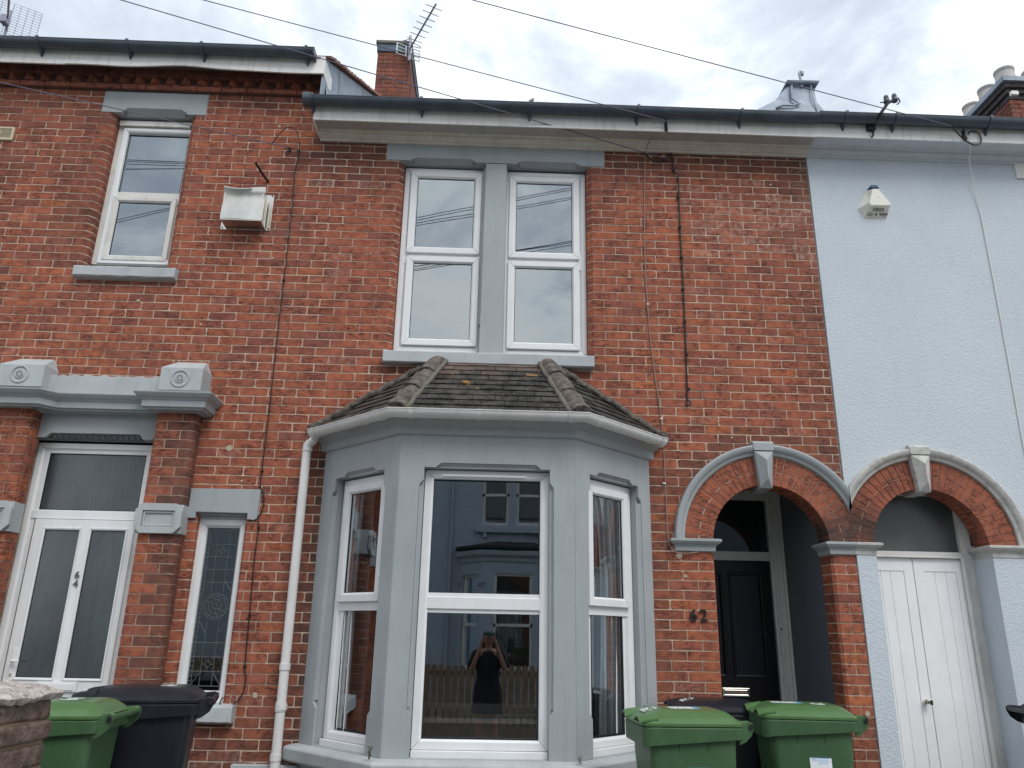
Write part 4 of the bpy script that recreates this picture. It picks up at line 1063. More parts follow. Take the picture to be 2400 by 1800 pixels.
# plates closing the space around the arch behind the front wall
o_=[(1.60,-.1),(1.727,-.1),(1.727,2.21)]+list(reversed(arcpts(2.187,2.21,.459,2,178,24)))+[(2.646,2.21),(2.646,-.1),(2.80,-.1),(2.80,2.90),(1.60,2.90)]
par(MB().plate([o_],.205,.215).build('porch_inner_arch',m_porch),H62)
Y=.90
F=MB(); F.plate([[(1.68,-.1),(1.735,-.1),(1.735,2.70),(2.478,2.70),(2.478,-.1),(2.602,-.1),(2.602,2.85),(1.68,2.85)]],Y-.03,Y+.06)
F.box(1.735,2.478,Y-.02,Y+.05,2.172,2.238); F.box(2.575,2.600,Y-.055,Y-.03,-.1,2.80).box(2.50,2.512,Y-.042,Y-.03,-.1,2.72).box(2.53,2.545,Y-.042,Y-.03,-.1,2.75).box(1.70,2.60,Y-.055,Y-.03,2.775,2.80).box(1.735,2.478,Y-.03,Y-.02,2.16,2.175)
fr=par(F.build('door_frame',m_porchframe,bevel=.003),H62)
MB().add([(1.735,Y+.02,2.238),(2.478,Y+.02,2.238),(2.478,Y+.02,2.70),(1.735,Y+.02,2.70)],[(0,1,2,3)]).build('fanlight_pane',glass_mat('dark_fanlight_glass',.06,(.06,.07,.075)),fr,fix=False)
D=MB().plate([rect(1.74,2.474,-.03,2.168),rect(1.82,2.045,1.19,2.055),rect(2.10,2.395,1.19,2.055),rect(1.82,2.395,.15,.95)],Y+.0,Y+.04)
dr=par(D.build('front_door',m_door,bevel=.004),H62)
for a,b,c,d in ((1.82,2.045,1.19,2.055),(2.10,2.395,1.19,2.055),(1.82,2.395,.15,.95)):
    g=MB(); mitre(g,a,b,c,d,.022,Y+.03,Y-.006,.002); g.build('panel_moulding',m_door,dr,bevel=.002)
    MB().box(a+.02,b-.02,Y+.018,Y+.03,c+.02,d-.02).build('door_panel',m_doorp,dr)
m_chrome=simple('chrome',(.75,.72,.66),.12,.5,metal=1,var=.05)
lpx0,lpx1,lz0,lz1=1.985,2.215,1.042,1.108
g=MB(); mitre(g,lpx0,lpx1,lz0,lz1,.016,Y,Y-.016,.002,0); g.box(lpx0+.018,lpx1-.018,Y-.012,Y-.006,lz0+.015,lz1-.015); g.build('letter_plate',m_chrome,dr,bevel=.002)
MB().box(2.505,2.527,Y-.048,Y-.03,1.553,1.620).lathe((2.516,Y-.05,1.58),[(.006,0),(.006,.004)],12).build('door_bell',m_porchframe,fr,bevel=.003)
MB().tube([(2.516,Y-.046,1.588),(2.516,Y-.056,1.588)],.008,12).build('bell_push',m_black,fr)
c_=MB().box(1.72,1.85,Y-.06,Y-.05,1.19,1.27).build('notice_card',m_white,fr); MB().box(1.735,1.80,Y-.062,Y-.0605,1.228,1.231).build('card_line',m_black,fr)
hn=thing('house_number','black metal numerals 62 fixed to the brick wall left of the porch','number sign',(1.56,-.02,1.60))
for ch_,xx in (('6',1.540),('2',1.618)):
    o=text('digit',ch_,.120,TW(xx,-.012,1.624),.006,m_num,None,offset=.0014,sx=1.05); o.parent=hn; o.location=-Vector((1.56,-.02,1.60))
# ================================================================ doorway of 60
Y=.25
F=MB().box(3.820,3.908,Y-.01,Y+.07,-.1,2.68).box(3.0,3.82,Y-.018,Y+.06,2.160,2.200).box(3.0,3.82,Y-.028,Y+.06,2.150,2.162).box(2.985,3.004,Y,Y+.07,-.1,2.68).box(3.80,3.826,Y-.03,Y-.01,-.1,2.16).box(2.98,3.91,Y,Y+.07,2.66,2.72)
m_pdoor=simple('white_door_paint',(.83,.835,.84),.42,.4,var=.03,bs=70,bst=.12,dirt=.12,dirtcol=(.45,.43,.40))
fr=par(F.build('door_frame',m_timber,bevel=.003),H60)
MB().add([(3.0,Y+.03,2.20),(3.82,Y+.03,2.20),(3.82,Y+.03,2.68),(3.0,Y+.03,2.68)],[(0,1,2,3)]).build('fanlight_pane',simple('dark_fanlight_board',(.075,.085,.085),.35,.6,var=.25,scale=3),fr,fix=False)
for a,b,gx in ((3.004,3.407,(3.06,3.14,3.22,3.33)),(3.413,3.820,(3.50,3.58,3.67,3.755))):
    D=MB().plate([rect(a,b,-.02,2.148),rect(gx[0],gx[-1],.12,2.045)],Y,Y+.035)
    d_=par(D.build('double_door_leaf',m_pdoor,bevel=.0025),H60)
    xs=[gx[0],gx[1],gx[2],gx[3]]
    for i in range(3):
        MB().box(xs[i]+.0008,xs[i+1]-.0008,Y+.005,Y+.028,.12,2.045).build('plank',m_pdoor,d_,bevel=.0025)
    if a<3.1:
        MB().tube([(3.358,Y,1.072),(3.358,Y-.03,1.072)],.018,16).tube([(3.366,Y-.03,1.072),(3.366,Y-.05,1.070)],.012,12).build('lock_barrel',m_chrome,d_,smooth=True,auto=40)
        MB().box(3.364,3.390,Y-.056,Y-.050,1.052,1.090).build('key',m_chrome,d_,bevel=.004)
        MB().box(3.374,3.380,Y-.058,Y-.0565,1.062,1.080).build('keyhole',m_black,d_)
par(MB().box(3.912,4.6,-.10,.0,-.1,.64).build('plinth',m_upvc,bevel=.01),H60)
par(MB().box(4.73,5.4,-.03,.0,5.56,5.72).build('window_lintel',m_white,bevel=.004),H60)
shell('hall',H60,3.0,3.9,.33,1.5,0,2.9,m_room)
# right impost run and column shadows: next porch jamb not in view
emit('64',H64,300); emit('62',H62,300); emit('60',H60,300)
# ================================================================ chimneys
def brick_box(parent,x0,x1,y0,y1,z0,z1,pitch=.2285,gauge=.0755,soot_dark=.35,seed=1,name='brick'):
    random.seed(seed)
    MB().box(x0+.008,x1-.008,y0+.008,y1-.008,z0,z1).build('mortar_core',mortar_mat('chimney_mortar',(.33,.30,.28),(.42,.38,.35)),parent)
    k=0; z=z1
    while z>z0+.02:
        za,zb=z-gauge+.009,z
        for ax in (0,1):
            a,b=(x0,x1) if ax==0 else (y0,y1)
            e=[a]; x=a+(pitch*.5 if (k+ax)%2 else pitch)
            while x<b-.05: e.append(x); x+=pitch
            e.append(b)
            for i in range(len(e)-1):
                p,q=e[i]+(.004 if i else 0),e[i+1]-(.004 if i<len(e)-2 else 0)
                mb=MB(); mb.tone=(clamp(.35+rj(.2)),clamp(soot_dark+rj(.2)),.1*random.random(),1)
                if ax==1: p=max(p,y0+.052)
                if ax==0: mb.box(p,q,y0,y0+.05,za,zb)
                else:
                    if x0>0: mb.box(x0,x0+.05,p,q,za,zb)
                    else: mb.box(x1-.05,x1,p,q,za,zb)
                o=mb.build(name,m_brick,parent)
        z-=gauge; k+=1
m_capd=simple('dark_bluish_capping',(.10,.13,.17),.9,.2,var=.3)  # dark bluish tone for the band below the chimney cap's lip
c1=MB().box(-2.02,-1.45,3.96,5.42,10.36,10.42); c1=c1.build('chimney',m_cement,bevel=.01); par(c1,H62)
brick_box(c1,-1.985,-1.475,4.0,5.38,8.9,10.22,seed=2)
MB().box(-2.0,-1.46,3.98,5.40,10.22,10.36).build('dark_capping',m_capd,c1,bevel=.004)
mb=MB()
for i in range(14): mb.tube([(-1.468,4.35+i*.05+rj(.01),8.95),(-1.467,4.35+i*.05+rj(.01),9.75+rj(.2))],.012,4)
mb.build('tile_hanging',m_redtile,c1)
# lead clad stack
def ringrect(x0,x1,y0,y1,z,j=0): return [(x0+rj(j),y0+rj(j),z+rj(j)),(x1+rj(j),y0+rj(j),z+rj(j)),(x1+rj(j),y1+rj(j),z+rj(j)),(x0+rj(j),y1+rj(j),z+rj(j))]
random.seed(12)
mb=MB().rings([ringrect(3.35,4.62,2.95,4.2,8.05),ringrect(3.62,4.53,3.0,4.1,8.62,.01),ringrect(3.88,4.48,3.02,4.0,8.78,.01),ringrect(4.02,4.46,3.04,3.9,8.99,.008),ringrect(4.08,4.45,3.04,3.85,9.06,.006)])
mb.rings([ringrect(4.05,4.50,2.98,3.95,9.06,.008),ringrect(4.06,4.52,2.97,3.95,9.10,.012),ringrect(4.12,4.44,3.05,3.85,9.135,.012)])
lc=par(mb.build('lead_clad_chimney',m_lead,bevel=.01),H62)
MB().tube([(4.40,3.0,9.04),(4.405,2.99,8.75),(4.43,2.98,8.62),(4.44,2.97,8.5)],.008,6).tube([(4.12,3.0,9.02),(4.10,3.0,8.8),(4.2,2.98,8.70),(4.10,2.97,8.66),(3.95,2.97,8.66),(3.85,2.97,8.60)],.016,6).build('lead_seam',m_lead,lc,smooth=True)
MB().tube([(4.275,3.02,9.02),(4.27,3.02,9.16),(4.262,3.03,9.26),(4.285,3.03,9.30),(4.305,3.03,9.285)],.018,10).lathe((4.30,3.03,9.235),[(.0,0),(.028,0),(.030,.05),(.0,.07)],12).build('vent_cowl',m_lead,lc,smooth=True,auto=50)
# right brick stack with four visible pots
c3=thing('chimney_stack','dark brick chimney stack with pale round pots behind the gutter at the right edge','chimney',(7.6,3.8,8.0))
def rel(o,t):
    o.parent=t; o.location=Vector(o.location)-Vector(t.location); return o
root=MB().rings([ringrect(7.235,8.3,3.0,5.2,9.26),ringrect(7.235,8.3,3.0,5.2,9.34)]).build('coping',m_mortar); root.data.materials[0]=m_lead
rel(root,c3)
m_sootb=simple('sooty_brick',(.085,.075,.075),.9,.2,var=.25,scale=12)
for i,(d,zt,zb_) in enumerate(((.045,9.255,9.19),(.09,9.185,9.12),(.135,9.115,9.05))):
    random.seed(i)
    x=7.235+d
    st=MB()
    for k in range(10):
        y=3.0+d+k*.22
        b=MB().box(x+rj(.003),x+.1,y+.006,y+.214,zb_,zt).build('brick',m_sootb); rel(b,c3)
    for k in range(5):
        xx=x+.1+k*.22
        b=MB().box(xx+.006,xx+.214,3.0+d+rj(.003),3.2,zb_,zt).build('brick',m_sootb); rel(b,c3)
b=MB().box(7.40,8.15,3.17,5.0,7.2,9.05).build('stack_core',m_mortar); rel(b,c3)
random.seed(9); z=9.045; k=0
while z>8.2:
    for ax,(a,b_) in ((0,(7.385,8.16)),(1,(3.155,5.0))):
        x=a-(.11 if (k+ax)%2 else 0)
        while x<b_:
            p,q=max(a,x)+.004,min(b_,x+.225)-.004; x+=.229
            if q-p<.03: continue
            mb=MB(); mb.tone=(.35+rj(.2),clamp(.45+rj(.2)),.1,1)
            if ax==1: p=max(p,3.202)
            if q-p<.02: continue
            if ax==0: mb.box(p,q,3.155,3.2,z-.068,z)
            else: mb.box(7.385,7.43,p,q,z-.068,z)
            rel(mb.build('brick',m_brick),c3)
    z-=.076; k+=1
b=MB().box(7.30,7.40,2.98,3.03,9.0,9.06).build('white_patch',m_white)
b.name='mortar_patch'; rel(b,c3)
for i,(x,y) in enumerate(((7.44,3.22),(7.44,3.62),(7.44,4.02),(7.44,4.42),(7.86,3.22),(7.86,3.62))):
    p=MB().lathe((x,y,9.34),[(.150,0),(.148,.04),(.138,.05),(.126,.21),(.136,.22),(.138,.26),(.110,.26),(.105,.10)],26).build('chimney_pot',m_pot,smooth=True,auto=45); rel(p,c3)

# ================================================================ aerials
def yagi(name,label,mast,z,dirv,n,el,sp,refl,mat,mastz0,group=None):
    t=thing(name,label,'aerial',(mast[0],mast[1],mastz0),0,group)
    d=Vector(dirv).normalized(); w=Vector((-d.y,d.x,0)).normalized()
    b=Vector((mast[0],mast[1],z))
    rel(MB().tube([(mast[0],mast[1],mastz0),(mast[0],mast[1],z+.26)],.021,10).build('mast',mat),t)
    rel(MB().tube([b-d*.12,b+d*(sp*(n+.5)+.12)],.014,8).build('boom',mat),t)
    for i in range(n):
        p=b+d*(.16+sp*(i+.5)); rel(MB().tube([p-w*el,p+w*el],.006,6).build('element',mat),t)
    return t,b,d,w
d1=(.43,-.85,0)
t,b,d,w=yagi('tv_aerial','rooftop television aerial with short rods, fixed to the chimney behind the gutter','',0,(1,0,0),0,0,0,0,m_alu,0) if False else yagi('tv_aerial','rooftop television aerial with short rods, fixed to the chimney behind the gutter',(-1.475,3.90),10.20,d1,7,.125,.125,None,m_alu,9.98)
for s in (-1,1):
    P0=b-d*.05+w*(s*.02)
    up=Vector((0,0,1))
    mb=MB()
    for k in range(4):
        z=-.115+k*.065; mb.tube([P0+up*z,P0+w*(s*.17)+up*z],.008,6)
    for q in (0,1): mb.tube([P0+w*(s*(.02+.15*q))+up*(-.115),P0+w*(s*(.02+.15*q))+up*.08],.011,6)
    rel(mb.build('reflector_grid',m_alu_l),t)
lp=[b+d*.10+Vector((0,0,.02))+w*(.15*math.cos(R(a)))+Vector((0,0,.03*math.sin(R(a)))) for a in range(0,361,20)]
rel(MB().tube(lp,.006,6).build('loop_element',m_alu),t)
rel(MB().tube([(-1.475,3.9,10.3),(-1.50,3.93,10.42),(-1.56,3.93,10.40),(-1.53,3.93,10.30),(-1.475,3.93,10.15),(-1.478,3.955,9.7)],.006,6).build('aerial_lead',m_cable),t)
# large grid aerial, far left
t=thing('grid_aerial','large wire grid television aerial at the top left corner above the roof','aerial',(-7.70,4.0,8.0))
rel(MB().tube([(-7.82,4.0,8.0),(-7.82,4.0,10.75)],.018,8).build('mast',m_alu),t)
dd=Vector((.50,-.80,.05)).normalized(); ww_=Vector((.86,.50,0)).normalized(); bb=Vector((-7.80,3.96,10.52))
rel(MB().tube([bb-dd*.25,bb+dd*1.5],.016,8).build('boom',m_alu),t)
for i in range(4):
    p=bb+dd*(.65+i*.22); rel(MB().tube([p-ww_*.13,p+ww_*.13],.006,5).build('element',m_alu),t)
for half in (-1,1):
    mb=MB(); o_=bb+Vector((0,0,0))
    ev=Vector((.05,-.05,1)).normalized()
    for k in range(16):
        z=-.36+k*.046; mb.tube([o_+ww_*(.02*half)+ev*z,o_+ww_*(.42*half)+ev*z],.0035,4)
    for k in range(5):
        x=.03+k*.095; mb.tube([o_+ww_*(x*half)+ev*-.36,o_+ww_*(x*half)+ev*.33],.004,4)
    rel(mb.build('reflector_grid',m_alu),t)
rel(MB().box(-7.86,-7.76,3.86,3.98,10.42,10.56).build('clamp',m_alu,bevel=.01),t)

# ================================================================ overhead wires (they run to a pole down the street on the left)
def sagline(a,b,sag,n=40): 
    a,b=Vector(a),Vector(b); return [a.lerp(b,i/n)-Vector((0,0,sag*4*(i/n)*(1-i/n))) for i in range(n+1)]
def wire(label,pts,r,name='overhead_wire',mat=None,cat='wire',group=None,parts=()):
    o=MB().tube(pts,r,6).build(name,mat or m_wire,smooth=True); return tag(o,label,cat,group)
POLE=Vector((-17.25,-4.07,8.5))
wire('highest overhead wire, running down to the gutter bracket on the pale blue house',sagline(POLE,(3.99,-.34,5.86),.10),.0042)
wire('middle overhead wire, passing in front of the chimney and ending at the white fascia',sagline((-17.34,-3.81,8.19),(1.46,-.32,5.82),.06),.0038)
wire('lower overhead wire, crossing the gutter and ending on brick right of the upper windows',sagline(POLE+Vector((0,.1,-.05)),(1.535,-.02,5.635),.06),.0042)
wire('overhead wire across the lintel of the left upper window, ending on the brick wall',sagline((-17.55,-3.27,7.21),(-1.90,-.02,5.625),.05),.0042)
tp=thing('telegraph_pole','brown wooden telegraph pole down the street that the overhead wires run to','pole',(-17.3,-4.1,-.1))
rel(MB().tube([(-17.3,-4.1,-.1),(-17.3,-4.1,9.2)],.14,12,r2=.10).build('post',simple('pole_wood',(.14,.10,.07),.9,.2)),tp)
rel(MB().box(-17.36,-17.24,-4.7,-3.2,8.15,8.25).box(-17.36,-17.24,-4.7,-3.2,7.15,7.22).build('cross_arm',m_black),tp)
def thru(a,b,x0,x1):
    a,b=Vector(a),Vector(b); d=(b-a)/(b.x-a.x); return [a+d*(x0-a.x),a+d*(x1-a.x)]
GW='wires over the street behind the camera'
for i,(a,b) in enumerate((((-1.35,-5,7.93),(1.19,-5,8.6)),((-1.34,-5,7.83),(1.19,-5,8.41)),((.45,-5,7.4),(1.19,-5,7.56)),((-1.34,-5,7.04),(-.87,-5,7.15)),((-6.14,-5,7.74),(-5.37,-5,7.98)))):
    for dz in (0,.05):
        p=thru((a[0],a[1],a[2]+dz),(b[0],b[1],b[2]+dz*.8),-9 if i<4 else -12,6 if i<4 else -2)
        wire(['highest pair','second highest pair','lowest pair in the right window','lowest pair in the left window','pair in the far left window'][i]+' of thin wires reflected in the upstairs glass, '+('lower' if dz==0 else 'upper')+' one',p,.0055,group=GW)
# twisted end of the middle wire and anchors
def cable(name,label,pts,r,mat,cat='cable',parts=None,smooth_=True,origin=None):
    # catmull-rom through the points
    P_=[Vector(p) for p in pts]; out_=[]
    for i in range(len(P_)-1):
        p0=P_[max(i-1,0)];p1=P_[i];p2=P_[i+1];p3=P_[min(i+2,len(P_)-1)]
        for k in range(5):
            t=k/5; out_.append(.5*((2*p1)+(-p0+p2)*t+(2*p0-5*p1+4*p2-p3)*t*t+(-p0+3*p1-3*p2+p3)*t**3))
    out_.append(P_[-1])
    t=MB().tube(out_,r,7).build(name,mat,smooth=True); tag(t,label,cat); return t
random.seed(77)
def wall_run(pts,y=-.008): return [(x,y if len(p)<1 else y+rj(.004),z) for p in [()] for x,z in pts]
c=cable('wall_cable','thin black cable hanging down the brick wall beside the front door of number 64',
  [(-2.06,-.03,5.645),(-2.0,-.05,5.74),(-1.93,-.05,5.82),(-1.86,-.04,5.80),(-1.815,-.03,5.68),(-1.815,-.012,5.54),(-1.825,-.01,5.40),(-1.815,-.014,4.9),(-1.811,-.01,4.555),(-1.807,-.014,3.9),(-1.80,-.01,3.2),(-1.80,-.012,2.68),(-1.795,-.012,2.56),(-1.765,-.016,2.50),(-1.755,-.014,2.40),(-1.785,-.014,2.31),(-1.772,-.012,2.24),(-1.775,-.012,2.0),(-1.762,-.012,1.6),(-1.752,-.01,1.244),(-1.735,-.012,1.17),(-1.745,-.015,1.06),(-1.80,-.02,.985),(-1.86,-.02,.975),(-1.895,-.02,.995),(-1.895,.03,1.03)],.0048,m_cable)
for z,x in ((5.60,-1.818),(4.32,-1.810),(2.68,-1.80),(2.24,-1.772),(1.6,-1.762),(1.244,-1.752)):
    MB().box(x-.010,x+.010,-.022,.004,z-.006,z+.006).build('cable_clip',m_black,c)
c=MB().tube([(-1.90,-.02,5.61),(-1.90,.01,5.61)],.012,8).tube([(-1.90+.014*math.cos(a*.5),-.025,5.61+.014*math.sin(a*.5)) for a in range(14)],.004,5).build('wire_anchor',m_cable); tag(c,'small black ring anchor holding the wire on the brick wall above the vent','anchor')
c=cable('wall_cable','thick black cable with knots running down the brick wall right of the upper windows',
  [(1.30,-.06,5.66),(1.40,-.03,5.60),(1.50,-.02,5.64),(1.555,-.02,5.70),(1.562,-.02,5.60),(1.565,-.02,5.53),(1.60,-.02,5.47),(1.605,-.012,5.30),(1.60,-.01,4.9),(1.60,-.012,4.4),(1.595,-.01,3.9),(1.588,-.012,3.5),(1.582,-.012,3.375),(1.60,-.018,3.33),(1.585,-.02,3.305),(1.56,-.018,3.315)],.0068,m_cable)
for z in (5.53,5.25,4.95,4.65,4.35,4.05,3.75,3.45): MB().lathe((1.598 if z<5.5 else 1.567,-.014,z),[(0,-.012),(.014,-.008),(.014,.008),(0,.012)],8).build('cable_clip',m_cable,c)
c=cable('wall_cable','thin brown cable looping from the white fascia down the brick wall to the porch impost',
  [(1.36,-.26,5.84),(1.34,-.12,5.76),(1.317,-.06,5.70),(1.30,-.01,5.35),(1.278,-.008,4.66),(1.285,-.01,4.2),(1.299,-.008,3.865),(1.33,-.008,3.5),(1.361,-.008,3.2),(1.37,-.008,2.9),(1.372,-.01,2.6),(1.372,-.008,2.263),(1.385,-.01,2.18),(1.42,-.025,2.128),(1.5,-.022,2.118),(1.6,-.018,2.13)],.0042,m_wcable)
for z in (3.19,2.66,4.2): MB().box(1.352 if z<4 else 1.28,1.372 if z<4 else 1.295,-.016,.0,z-.006,z+.006).build('cable_clip',m_white,c)
c=cable('wall_cable','thin white cable hanging down the pale blue wall at the right',
  [(4.14,-.30,5.80),(4.22,-.2,5.72),(4.26,-.10,5.66),(4.32,-.03,5.3),(4.33,-.022,4.77),(4.325,-.02,3.8),(4.315,-.02,2.95),(4.33,-.02,2.3)],.0045,m_white)
c=cable('cable_loop','black cable loop hanging from a hook on the white fascia at the right','x' and [(3.99,-.33,5.87),(4.05,-.30,5.83),(4.13,-.28,5.76),(4.22,-.27,5.72),(4.28,-.27,5.76),(4.275,-.27,5.84),(4.22,-.27,5.87),(4.17,-.27,5.83),(4.14,-.27,5.76),(4.13,-.275,5.82),(4.135,-.28,5.88)],.006,m_cable)
a=MB().box(4.125,4.150,-.275,-.25,5.79,5.87).build('wire_bracket',m_black,bevel=.003); tag(a,'small black hook on the fascia of the pale blue house where the highest wire ends','bracket')
a=MB().box(1.445,1.465,-.275,-.25,5.765,5.85).tube([(1.455,-.28,5.90),(1.455,-.29,5.84),(1.462,-.28,5.76),(1.458,-.27,5.735)],.007,6).build('wire_bracket',m_black,bevel=.003); tag(a,'small black hook on the white fascia of the brick house where the middle wire ends','bracket')
t=thing('insulator_bracket','broken black cable bracket with insulators bent over the gutter of the pale blue house','bracket',(3.31,-.26,5.84))
rel(MB().box(3.26,3.335,-.29,-.25,5.835,5.89).build('plate',m_black,bevel=.006),t)
rel(MB().tube([(3.30,-.27,5.84),(3.305,-.28,5.81),(3.312,-.27,5.795),(3.30,-.26,5.775)],.008,6).build('hook',m_black),t)
rel(MB().tube([(3.31,-.29,5.88),(3.33,-.40,5.92),(3.40,-.42,6.02),(3.46,-.40,6.06)],.014,8).build('arm',m_black),t)
for x,z in ((3.40,6.03),(3.475,6.05)): rel(MB().lathe((x,-.40,z),[(0,0),(.024,.0),(.026,.03),(.014,.04),(.022,.05),(.018,.075),(0,.085)],12).build('insulator',m_blackp,smooth=True),t)
rel(MB().tube([(3.34,-.40,6.035),(3.40,-.40,6.04)],.005,6).tube([(3.49,-.40,6.02),(3.52,-.40,6.05),(3.51,-.4,6.09)],.006,6).build('pin',m_black),t)
# iron peg in the wall
a=MB().tube([(-2.045,.02,5.268),(-2.09,-.08,5.31),(-2.13,-.17,5.36)],.011,8).build('iron_peg',m_cable); tag(a,'rusty iron peg sticking out of the brick wall above the steel vent','peg')
# ---- steel vent cowl
t=thing('vent_cover','square stainless steel vent cover sticking out of the brick wall','vent',(-2.18,0,4.95))
x0,x1=-2.385,-2.0
rel(MB().plate([rect(-2.41,-1.985,4.79,5.14),rect(-2.36,-2.04,4.84,5.08)],-.006,.0).build('back_plate',m_steel,bevel=.001),t)
ring=[]
for i in range(9):
    s=i/8; x=-2.365+(.355)*s; zt=5.118-.018*math.sin(math.pi*min(1,s*1.3))
    ring.append([(x,-.165+.012*abs(s-.4),4.805),(x,-.170+.012*abs(s-.4),4.805),(x,-.165,4.86+.0),(x,-.148,5.00),(x,-.160,5.06),(x,-.175,zt-.01),(x,-.171,zt),(x,-.143,5.0),(x,-.158,4.86)])
rel(MB().rings(ring).build('hood',m_steel,smooth=True,auto=40),t)
mb=MB()
for i in range(4): mb.box(-2.355,-2.345,-.16+.036*i,-.135+.036*i,4.81,5.08).box(-2.035,-2.025,-.16+.036*i,-.135+.036*i,4.81,5.08)
mb.box(-2.36,-2.02,-.165,-.0,4.795,4.803)
rel(mb.build('louvre',m_steel),t)
rel(MB().box(-2.34,-2.04,-.14,-.002,4.80,5.05).build('dark_inside',m_dark),t)
for x,z in ((-2.395,4.80),(-2.0,4.80),(-2.0,5.125)): rel(MB().tube([(x,-.012,z+.006),(x,-.004,z+.006)],.006,8).build('screw',m_black),t)
# ---- air brick
t=thing('air_vent','small cream slotted air vent in the brick wall at the left edge','vent',(-4.47,0,5.68))
m_cream=simple('cream_plastic',(.55,.48,.34),.5,.4,var=.05)
rel(MB().plate([rect(-4.60,-4.365,5.612,5.748),rect(-4.585,-4.385,5.632,5.728)],-.016,.004).build('frame',m_cream,bevel=.003),t)
mb=MB()
for i in range(8): mb.box(-4.587,-4.383,-.010,-.002,5.635+i*.0122,5.640+i*.0122)
mb.box(-4.487,-4.483,-.013,-.004,5.63,5.73); rel(mb.build('slat',m_cream),t)
rel(MB().box(-4.587,-4.383,.001,.004,5.63,5.73).build('dark_inside',m_dark),t)
# ---- alarm box
t=thing('alarm_box','white six sided burglar alarm box with a phone number on the pale blue wall','alarm box',(3.35,-.01,5.2))
base=[(3.268,5.095),(3.462,5.100),(3.492,5.185),(3.41,5.385),(3.315,5.385),(3.212,5.19)]
frn=[(3.300,5.185),(3.463,5.190),(3.480,5.205),(3.385,5.352),(3.335,5.352),(3.288,5.215)]
yb,yf=-.013,-.095
vs=[(x,yb,z) for x,z in base]+[(x,yf,z) for x,z in frn]
m_alarm=simple('alarm_white',(.74,.73,.66),.4,.45,var=.03,dirt=.15)
rel(MB().add(vs,[(6,7,8,9,10,11),(0,1,7,6),(1,2,8,7),(2,3,9,8),(3,4,10,9),(4,5,11,10),(5,0,6,11)]).build('case',m_alarm,bevel=.003),t)
rel(MB().prism([(3.318,5.378),(3.407,5.378),(3.388,5.405),(3.332,5.405)],-.075,-.012,'y').build('blue_lens',simple('blue_strobe',(.01,.06,.13),.2,.6),bevel=.003),t)
rel(MB().tube([(3.372,-.097,5.268),(3.372,-.0935,5.268)],.004,10).build('screw',m_black),t)
a_=math.atan2(-(yf-yb),(5.187-5.097))
Mt=Matrix.Translation((3.375,-.060,5.140))@Matrix.Rotation(R(90)+math.atan2(.082,.088)*-1*-1,4,'X')
def facetext(body,dz,size):
    # lies on the sloping lower facet
    n=Vector((0,-.088,-.082)).normalized(); up=Vector((0,-.082,.088)).normalized(); c_=Vector((3.372,-.054,5.142))+up*dz+n*.0012
    m=Matrix.Identity(4)
    for i in range(3): m[i][0]=(1,0,0)[i]; m[i][1]=up[i]; m[i][2]=n[i]; m[i][3]=c_[i]
    rel(text('phone_number',body,size,m,.0004,m_black,sx=1.15),t)
facetext('0800',.006,.046); facetext('00 4 999',-.038,.046)
# ================================================================ wheelie bins
def bin_mat(name,col,rough=.42):
    return simple(name,col,rough,.4,var=.06,scale=3,bs=260,bst=.06,bd=.001,dirt=.22,dirtcol=tuple(c*1.6+.03 for c in col),obj=True)
m_green=bin_mat('green_bin_plastic',(.046,.102,.044)); m_greenlid=bin_mat('green_lid_plastic',(.082,.165,.064),.28); m_navy=bin_mat('black_bin_plastic',(.0075,.0095,.016))
m_navylid=bin_mat('black_lid_plastic',(.013,.014,.021),.40)
m_paint=simple('white_paint_marks',(.62,.66,.66),.7,.3,var=.1)
m_stk=simple('white_sticker',(.72,.75,.78),.45,.4,var=.03); m_stkb=simple('blue_sticker',(.07,.36,.60),.45,.4,var=.05)
def rrect(hx,hy,r,z,cx=0,n=5,zf=None):
    pts=[]
    for sx,sy,a0 in ((1,1,0),(-1,1,90),(-1,-1,180),(1,-1,270)):
        for i in range(n+1):
            a=R(a0+90*i/n); x=cx+sx*(hx-r)+r*math.cos(a); y=sy*(hy-r)+r*math.sin(a)
            pts.append((x,y,z if zf is None else zf(x,y,z)))
    return pts
